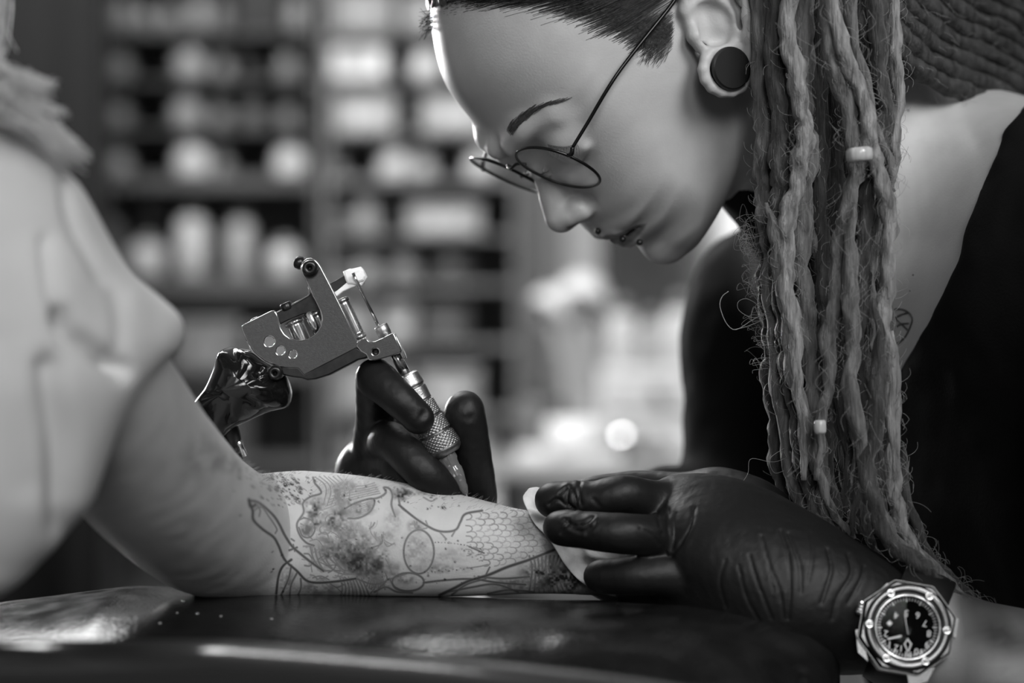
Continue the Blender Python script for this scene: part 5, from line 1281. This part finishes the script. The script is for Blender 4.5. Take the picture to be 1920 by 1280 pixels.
# neck, head and hair of the client, mostly outside the picture
CH = Field(axis(-.50, -.20, -.5, -.2, .004, .004), axis(-.36, -.02, -.36, -.02, .004, .004), axis(1.05, 1.48, 1.05, 1.48, .004, .004))
hc = Vector((-.335, -.15, 1.365))
CH.ellipsoid(hc, [(1, 0, 0), (0, 1, 0), (0, 0, 1)], [.078, .098, .112], k=.01)
CH.chain([hc + Vector((0, .01, -.06)), hc + Vector((0, .0, -.20))], [.055, .058], k=.03); CH.ball(hc + Vector((-.01, -.075, -.055)), .035, k=.03); CH.cone(hc + Vector((0, -.095, .0)), hc + Vector((0, -.112, -.03)), .008, .012, k=.01)
v_, q_ = CH.mesh(2); hm = new_mesh('head', v_, q_); setattr_f(hm, 'ink', np.zeros(len(v_))); 
put('head', hm, M_arm, client)
hb_ = MB(); rgh = np.random.default_rng(9)
def strand(pts, r0, r1, n=12, seg=4): hb_.add(*tube(catmull(pts, n), np.linspace(r0, r1, n), seg))
tips = [(112, 158, .8), (105, 182, .6), (95, 168, .5), (132, 212, .9), (90, 205, .6), (175, 292, 1.0), (165, 312, 1.0), (150, 285, .8), (172, 300, 1), (140, 320, .8), (120, 300, .5), (100, 250, .4), (60, 140, .3), (20, 140, .3)]
for i in range(330):
    tx, ty, wgt = tips[i % len(tips)]; jit = rgh.normal(0, 1, 6)
    ex_, ey_ = tx - abs(rgh.normal(0, 24)), ty + jit[1] * 7; y_ = -.245 + jit[2] * .012
    strand([tuple(P(-230 + jit[0] * 40, -260 + jit[3] * 30, -.17)), tuple(P(-120 + jit[3] * 30, 0 + jit[4] * 30, -.215)), tuple(P(-30 + jit[4] * 18, 130 + (ty - 160) * .25 + jit[5] * 14, y_ - .012)), tuple(P(tx * .45 + jit[5] * 6, 150 + (ty - 160) * .6 + jit[0] * 10, y_ - .006)), tuple(P(ex_, ey_, y_))], .00055, .00022)
for i in range(110):
    j = rgh.normal(0, 1, 4)
    strand([tuple(P(-220 + j[0] * 40, -330, -.14)), tuple(P(-60 + j[1] * 25, -110 + j[2] * 20, -.16)), tuple(P(-4 + j[1] * 10, 5 + j[3] * 30, -.18)), tuple(P(-14 + j[2] * 14, 90 + j[3] * 20, -.2))], .0005, .0002)
put('hair', hb_.mesh('hair'), M_blond, client)['kind'] = 'stuff'
HC = Field(axis(-.52, -.20, -.52, -.2, .004, .004), axis(-.36, 0.02, -.36, .02, .004, .004), axis(1.1, 1.5, 1.1, 1.5, .004, .004))
HC.ellipsoid(hc + Vector((0, .016, .012)), [(1, 0, 0), (0, 1, 0), (0, 0, 1)], [.086, .098, .116], k=.01); HC.chain([hc + Vector((0, .06, 0)), hc + Vector((0, .07, -.16))], [.07, .06], k=.03)
HC.ellipsoid(hc + Vector((0, -.11, -.05)), [(1, 0, 0), (0, 1, 0), (0, 0, 1)], [.06, .07, .075], k=.012, op='s')
v_, q_ = HC.mesh(2); put('hair_mass', new_mesh('hair_mass', v_ + vnormals(v_, q_) * (.003 * value_noise(v_ * [1, 1, .15], 120, 3))[:, None], q_), M_blond, client)
# ------------------------------------------------------------------ dreadlocks
rgd = np.random.default_rng(21)
FZ = MB(); FZL = MB()
def fuzz(mb, p, r, n, L=.008, th=.00009):
    """short wiry hairs standing off a lock"""
    t, N, Bn = frames(p)
    for _ in range(n):
        i = rgd.integers(1, len(p) - 1); a = rgd.uniform(0, 2 * np.pi); o = N[i] * math.cos(a) + Bn[i] * math.sin(a)
        if o[1] > .75: continue
        s0 = p[i] + o * r[i] * .9; l = L * rgd.uniform(.4, 1.3); c = rgd.uniform(-1, 1); d = t[i] * rgd.choice([-1, 1]) * .8
        side = np.cross(t[i], o)
        pts = [s0, s0 + o * l * .35 + d * l * .2, s0 + o * l * .6 + d * l * .55 + side * l * .2 * c, s0 + o * l * (.55 - .25 * c) + d * l * .95 + side * l * .35 * c]
        mb.add(*tube(catmull(pts, 6), th, 3, caps=False))
def lock(pts, Y, r, bright=1, nf=26, taper=.35, seed=0, name='dreadlock', m=None, wob=.0008, lump=1.0):
    """pts: photo pixels (x, y[, Y]); r in pixels"""
    q = [tuple(P(p[0], p[1], p[2] if len(p) > 2 else Y)) for p in pts]; L = sum((Vector(q[i + 1]) - Vector(q[i])).length for i in range(len(q) - 1))
    n = max(24, int(L / .0032)); c = catmull(q, n); u = np.linspace(0, 1, n)
    g = np.random.default_rng(seed + 100); ph = g.uniform(0, 6, 6)
    c[:, 0] += wob * np.sin(u * L * 160 + ph[0]) + wob * .6 * np.sin(u * L * 390 + ph[1]); c[:, 1] += wob * np.sin(u * L * 140 + ph[2])
    rr = r * SCL(Y) * (1 + .10 * np.sin(u * L * 130 + ph[3]) + .05 * np.sin(u * L * 410 + ph[4])) * np.interp(u, [0, .12, .7, 1], [.25 if pts[0][1] > 0 else 1, 1, .95, taper])
    seg = 18
    def rf(n_, s_):
        A = np.linspace(0, 2 * np.pi, s_, endpoint=False)[None, :]; U = (u * L)[:, None]
        return 1 + lump * (.11 * np.sin(3 * A + U * 260 * lump + ph[5]) + .08 * np.sin(5 * A - U * 420 * lump + ph[0]) + .045 * g.normal(0, 1, (n_, s_)))
    v, f = tube(c, rr, seg, radfn=rf)
    o = put(name, new_mesh(name, v, f), m or M_DR[seed % 3], art)
    fuzz(FZ, c, rr, int(nf * 2.6))
    return c, rr
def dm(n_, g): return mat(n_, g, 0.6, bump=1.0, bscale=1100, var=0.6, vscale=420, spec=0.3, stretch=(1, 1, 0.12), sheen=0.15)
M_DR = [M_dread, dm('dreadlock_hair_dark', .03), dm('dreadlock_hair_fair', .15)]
D = [  # traced locks: points, depth, radius
 ([(1420, -60), (1424, 120), (1430, 250), (1428, 340), (1436, 420), (1444, 520), (1452, 640), (1468, 780), (1488, 900), (1516, 975), (1570, 1020), (1640, 1058)], -.012, 15, 90),
 ([(1448, -60), (1456, 150), (1462, 300), (1458, 400), (1466, 560), (1482, 700), (1502, 850), (1528, 960), (1572, 1030)], -.024, 17, 60),
 ([(1486, -60), (1478, 70), (1500, 180), (1508, 260), (1494, 340), (1476, 420), (1474, 520), (1490, 640), (1500, 760), (1512, 900)], -.034, 17, 60),
 ([(1512, -60), (1506, 150), (1514, 300), (1502, 420), (1508, 560), (1520, 700), (1537, 860), (1556, 980), (1600, 1050)], -.026, 18, 50),
 ([(1536, -60), (1534, 200), (1540, 400), (1544, 560), (1538, 660), (1530, 780), (1534, 880), (1520, 960)], -.022, 13, 30),
 ([(1556, -60), (1574, 80), (1606, 150), (1628, 230), (1636, 290), (1658, 350), (1666, 430), (1664, 520), (1658, 600), (1672, 700), (1678, 850), (1684, 950), (1720, 1040)], -.046, 15, 80),
 ([(1540, -60), (1560, 100), (1588, 200), (1604, 280), (1602, 340), (1582, 420), (1570, 520), (1558, 620), (1552, 720), (1540, 800), (1530, 900)], -.042, 16, 70),
 ([(1636, -60), (1644, 80), (1658, 180), (1656, 240), (1648, 300), (1628, 360), (1620, 450), (1614, 560), (1608, 680), (1616, 800), (1608, 900), (1600, 1000)], -.036, 15, 60),
 ([(1666, -60), (1678, 60), (1682, 150), (1680, 250), (1672, 310), (1658, 380), (1640, 470), (1632, 560), (1640, 660)], -.030, 12, 60),
 ([(1604, 380), (1592, 500), (1600, 620), (1596, 720), (1620, 860), (1644, 960), (1700, 1030), (1748, 1080)], -.050, 15, 50),
 ([(1640, 560), (1650, 690), (1640, 800), (1628, 900), (1660, 1000), (1722, 1058), (1780, 1108), (1850, 1158), (1940, 1225)], -.052, 16, 60),
 ([(1668, 620), (1676, 740), (1672, 850), (1682, 960), (1734, 1050), (1806, 1120), (1912, 1196), (1960, 1230)], -.044, 13, 50),
 ([(1590, -60), (1600, 60), (1622, 160), (1640, 240), (1668, 310), (1676, 360)], -.040, 11, 40),
 ([(1620, -60), (1628, 60), (1648, 160), (1664, 240), (1660, 330), (1640, 420), (1600, 520), (1584, 640), (1578, 760), (1590, 880), (1580, 960)], -.030, 13, 40),
 ([(1500, 300), (1530, 420), (1545, 520), (1560, 640), (1572, 760), (1600, 880), (1620, 980), (1660, 1060)], -.018, 16, 30),
 ([(1440, 380), (1458, 470), (1474, 600), (1492, 720), (1520, 830), (1548, 930), (1600, 1010)], -.032, 13, 40),
 ([(1690, 830), (1700, 930), (1736, 1030), (1790, 1090), (1870, 1160)], -.040, 10, 30),
]
for i, (pts, Y, r, nf) in enumerate(D): lock(pts, Y, r, nf=nf, seed=i)
# inner locks, behind those in front; dark colour adds shade to the gaps
for i, x in enumerate((1436, 1470, 1500, 1530, 1560, 1590, 1620, 1648)):
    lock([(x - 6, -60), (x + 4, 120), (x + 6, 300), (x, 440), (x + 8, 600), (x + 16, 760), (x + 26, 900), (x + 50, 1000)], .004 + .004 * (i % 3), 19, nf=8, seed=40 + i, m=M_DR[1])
# locks falling down her back; shade behind the shoulder is put into their colour
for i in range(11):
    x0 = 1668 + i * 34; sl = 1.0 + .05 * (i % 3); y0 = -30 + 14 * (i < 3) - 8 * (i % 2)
    lock([(x0 - 70, y0 - 60), (x0, y0), (x0 + 70, y0 + 62 - i * 2), (x0 + 150, y0 + 132 - i * 3), (x0 + 240, y0 + 218 - i * 4), (x0 + 330, y0 + 330)], .20 + .012 * (i % 4) - .004 * i, 22, nf=26, seed=70 + i, m=M_dread_shaded, taper=.8, lump=.5)
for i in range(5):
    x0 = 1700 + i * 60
    lock([(x0 - 40, -90), (x0 + 20, -20), (x0 + 100, 40), (x0 + 190, 100), (x0 + 300, 190)], .245, 26, nf=6, seed=90 + i, m=M_dread_shaded, taper=.8, lump=.5)
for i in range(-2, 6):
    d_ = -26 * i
    lock([(1630 + i * 8, -70, .03), (1700 + i * 8, 44 + d_, .035 + .004 * i), (1775 + i * 8, 100 + d_, .062 + .004 * i), (1860 + i * 6, 134 + d_, .105 + .004 * i), (1980, 205 + d_, .15 + .004 * i)], .05, 19, nf=20, seed=120 + i, m=M_dread_shaded, taper=.8, wob=.0004, lump=.5)
# long loose hairs on the lit edge and curls
def curl(pts, Y=-.014, th=.00013): FZ.add(*tube(catmull([tuple(P(x, y, Y)) for x, y in pts], 22), th, 4))
curl([(1440, 585), (1410, 600), (1380, 618), (1362, 606), (1350, 575), (1354, 556), (1366, 546)], th=.00022); curl([(1430, 600), (1400, 612), (1376, 618)], th=.00018)
curl([(1436, 590), (1410, 595), (1386, 582), (1384, 566), (1400, 560), (1420, 572), (1432, 596)]); curl([(1440, 690), (1425, 692), (1412, 694), (1411, 700)])
for k in range(60):
    x, y = 1424 + rgd.normal(0, 9), rgd.uniform(400, 680); x += max(0, (y - 520) * .09); l = rgd.uniform(10, 38); s = rgd.uniform(-1, 1)
    curl([(x + 8, y), (x - l * .5, y - l * .3 * s), (x - l, y + l * .2), (x - l * .8, y + l * .7 * s), (x - l * .3, y + l * .6)], Y=-.012 + rgd.normal(0, .006), th=.000075)
for k in range(8):
    cx_, cy_, r_ = 1408 + rgd.normal(0, 6), rgd.uniform(440, 500), rgd.uniform(8, 16)
    curl([(cx_ + r_ * math.cos(t), cy_ + r_ * math.sin(t)) for t in np.linspace(0, rgd.uniform(4, 6.5), 9)], th=.00010)
curl([(1480, 855), (1450, 866), (1408, 860), (1402, 888), (1384, 914)], th=.00010); curl([(1470, 840), (1444, 860), (1452, 886), (1476, 880)], th=.0001)
for k in range(60):
    x, y = rgd.uniform(1450, 1690), rgd.uniform(-10, 900); l = rgd.uniform(20, 60); a = rgd.uniform(0, 6.3)
    curl([(x, y), (x + l * .4 * math.cos(a), y + l * .5), (x + l * .6 * math.sin(a), y + l)], Y=-.062, th=.00008)
for k in range(50):
    x, y = rgd.uniform(1690, 1900), rgd.uniform(-20, 110); l = rgd.uniform(20, 70); a = rgd.uniform(.2, 1.2)
    curl([(x, y), (x + l * .5 * math.cos(a) + 6, y + l * .5 * math.sin(a)), (x + l * math.cos(a), y + l * math.sin(a) + 8)], Y=.16, th=.00012)
put('flyaway_hair', FZ.mesh('flyaway_hair'), M_fuzz, art)['kind'] = 'stuff'
# beads threaded on the locks
M_bead = mat('pale_glass_bead', 0.5, 0.15, var=.25, vscale=160, stretch=(3, 1, .3), spec=.7, trans=.25)
bc = P(1612, 290, -.062)
def bead(c, ax, r, h, n=8):
    pr = [(-h, r * .55), (-h, r * .8), (-h * .7, r), (-h * .2, r * 1.04), (h * .2, r * 1.04), (h * .7, r), (h, r * .8), (h, r * .55)]
    return put('bead', MB().add(*lathe(c, ax, pr, 20, radfn=lambda rr, s, t: rr * (1 + .05 * np.cos(t * n)))).mesh('bead'), M_bead, art)
bead(bc, (.10, .0, -1), .0064, .0036); bead(P(1538, 800, -.055), (.05, 0, -1), .0028, .0034, 4)
# ------------------------------------------------------------------ scalp hair, brows, lashes
def hairline(f): return np.interp(f, [-100, -40, -12, 0, 8, 16, 24, 34, 46, 58, 72, 84, 100], [-40, -38, -30, 20, 32, 36, 46, 78, 93, 105, 117, 124, 136])
capm = (hu_ > hairline(hf_)) & (hf_ > -130) & (np.abs(hn_) < 76) & (bV[:, 0] < .16 + .06)
capm &= ~((hf_ < 4) & (hu_ < 30) & (np.abs(hn_) > 69))
fm_ = capm[bQ].all(1); used = np.unique(bQ[fm_]); remap = np.full(len(bV), -1); remap[used] = np.arange(len(used))
cvv = bV[used] + bN[used] * (.0015 + .0012 * value_noise(bV[used], 260, 8)[:, None]); cqq = remap[bQ[fm_]]
put('hair', new_mesh('hair', cvv, cqq), M_hair, art)
HS = MB()
def grow(path_px, offs, r=.00016, seg=3):
    pts = []
    for (x, y), o in zip(path_px, offs):
        if x > 1262 and y > -75: break
        h, n = surf(x, y, o)
        if h is None: return
        pts.append(tuple(h))
    if len(pts) < 2: return
    HS.add(*tube(catmull(pts, 10), r, seg, caps=False))
hl = catmull(np.array([(800, 6), (840, 8), (900, 4), (960, 8), (1030, 20), (1090, 42), (1150, 66), (1195, 88), (1225, 96), (1245, 80), (1262, 50)], float), 400)
for i in range(2400):
    x, y = hl[rgd.integers(0, 400)] + rgd.normal(0, [12, 10]); tx, ty = 1480, -150
    y -= abs(rgd.normal(0, 12)); f1, f2 = rgd.uniform(.12, .2), rgd.uniform(.28, .42)
    grow([(x, y), (x + (tx - x) * f1 * .6, y + (ty - y) * f1 * .5), (x + (tx - x) * f1, y + (ty - y) * f1), (x + (tx - x) * f2, y + (ty - y) * f2)], [.0002, .0008, .0020, .0036], r=.000075)
for i in range(120):          # fine hairs in front of the ear and at the temple
    x, y = 1228 + rgd.normal(0, 14), 70 + rgd.uniform(0, 34); l = rgd.uniform(10, 26)
    grow([(x, y), (x - 3, y + l * .5), (x - 9 + rgd.normal(0, 3), y + l)], [.001, .0012, .0008], r=.00008)
for i in range(70):           # baby hairs on the forehead edge
    x, y = 806 + rgd.normal(0, 6), rgd.uniform(20, 60); h, n = surf(max(x, 812), y, .0002)
    if h is None: continue
    l = rgd.uniform(.004, .011); d = np.array([-.7, 0, rgd.uniform(-.6, .5)]); b_ = np.array(h)
    HS.add(*tube(catmull([b_ + [.002, 0, .001], b_ + d * l * .5, b_ + d * l + [0, 0, -.003 * rgd.uniform(-.5, 1.5)]], 6), .00011, 3, caps=False))
put('hair_strands', HS.mesh('hair_strands'), M_hair, art)['kind'] = 'stuff'
BR = MB(); brow = catmull(np.array([(953, 250), (968, 233), (990, 214), (1020, 198), (1058, 187)], float), 100)
for i in range(230):
    k = int(min(99, rgd.beta(1.1, 1.5) * 100)); x, y = brow[k]; wd = np.interp(k, [0, 20, 60, 99], [9, 8, 5, 2]); off = rgd.normal(0, wd * .5)
    x += off * .6; y += off * .8; kk = min(99, k + 8); dx, dy = brow[kk] - brow[max(0, kk - 8)]; nn = math.hypot(dx, dy) + 1e-6; l = rgd.uniform(10, 19)
    pts = []
    for t, o in ((0, .0001), (.5, .0007), (1, .0004)):
        h, n = surf(x + dx / nn * l * t, y + dy / nn * l * t - 2.0 * t, o)
        if h is not None: pts.append(tuple(h))
    if len(pts) == 3: BR.add(*tube(catmull(pts, 5), .00013, 3, caps=False))
put('eyebrow', BR.mesh('eyebrow'), mat('eyebrow_hair', .045, .6), art)
LS = MB()
for i in range(24):
    t = i / 23; x = 1028 + 52 * t; y = 270 + 10 * math.sin(t * 2.2) - 10 * t; h, n = surf(x, y, .0003)
    if h is None: continue
    o = np.array(h); d = np.array(HF) * .5 - np.array(HU) * .75 + np.array(HN) * (t - .3) * .5; l = .0048 + rgd.uniform(-.001, .0012)
    LS.add(*tube(catmull([o, o + d * l * .5, o + d * l + np.array(HF) * .0022], 6), np.linspace(.00016, .00006, 6), 3, caps=False))
put('eyelashes', LS.mesh('eyelashes'), M_hair, art)
# flat tattoo on the chest: a ring with strokes, laid on the skin
M_tat = mat('tattoo_ink', 0.035, 0.5)
TT = MB()
def skinline(pts, r=.00055):
    q = catmull(np.array(pts, float), 20); o = []
    for x, y in q:
        h, n = surf(x, y, .0001)
        if h is not None: o.append(tuple(h))
    if len(o) > 3: TT.add(*tube(o, r, 6))
skinline([(1672, 582), (1686, 579), (1702, 584), (1711, 596), (1707, 613), (1697, 632), (1682, 644), (1668, 647)]); skinline([(1676, 592), (1690, 606), (1702, 618)]); skinline([(1672, 600), (1690, 590), (1706, 586)]); skinline([(1674, 618), (1688, 608), (1704, 606)])
put('chest_tattoo', TT.mesh('chest_tattoo'), M_tat, art)
for x, y, r in ((1703, 207, .0007), (1712, 515, .0007), (1706, 545, .0005)):
    h, n = surf(x, y, -.0003)
    if h: put('mole', MB().add(*lathe(h, n, [(0, r), (.0003, r * .9), (.0006, r * .4), (.00065, .00001)], 10)).mesh('mole'), M_tat, art)
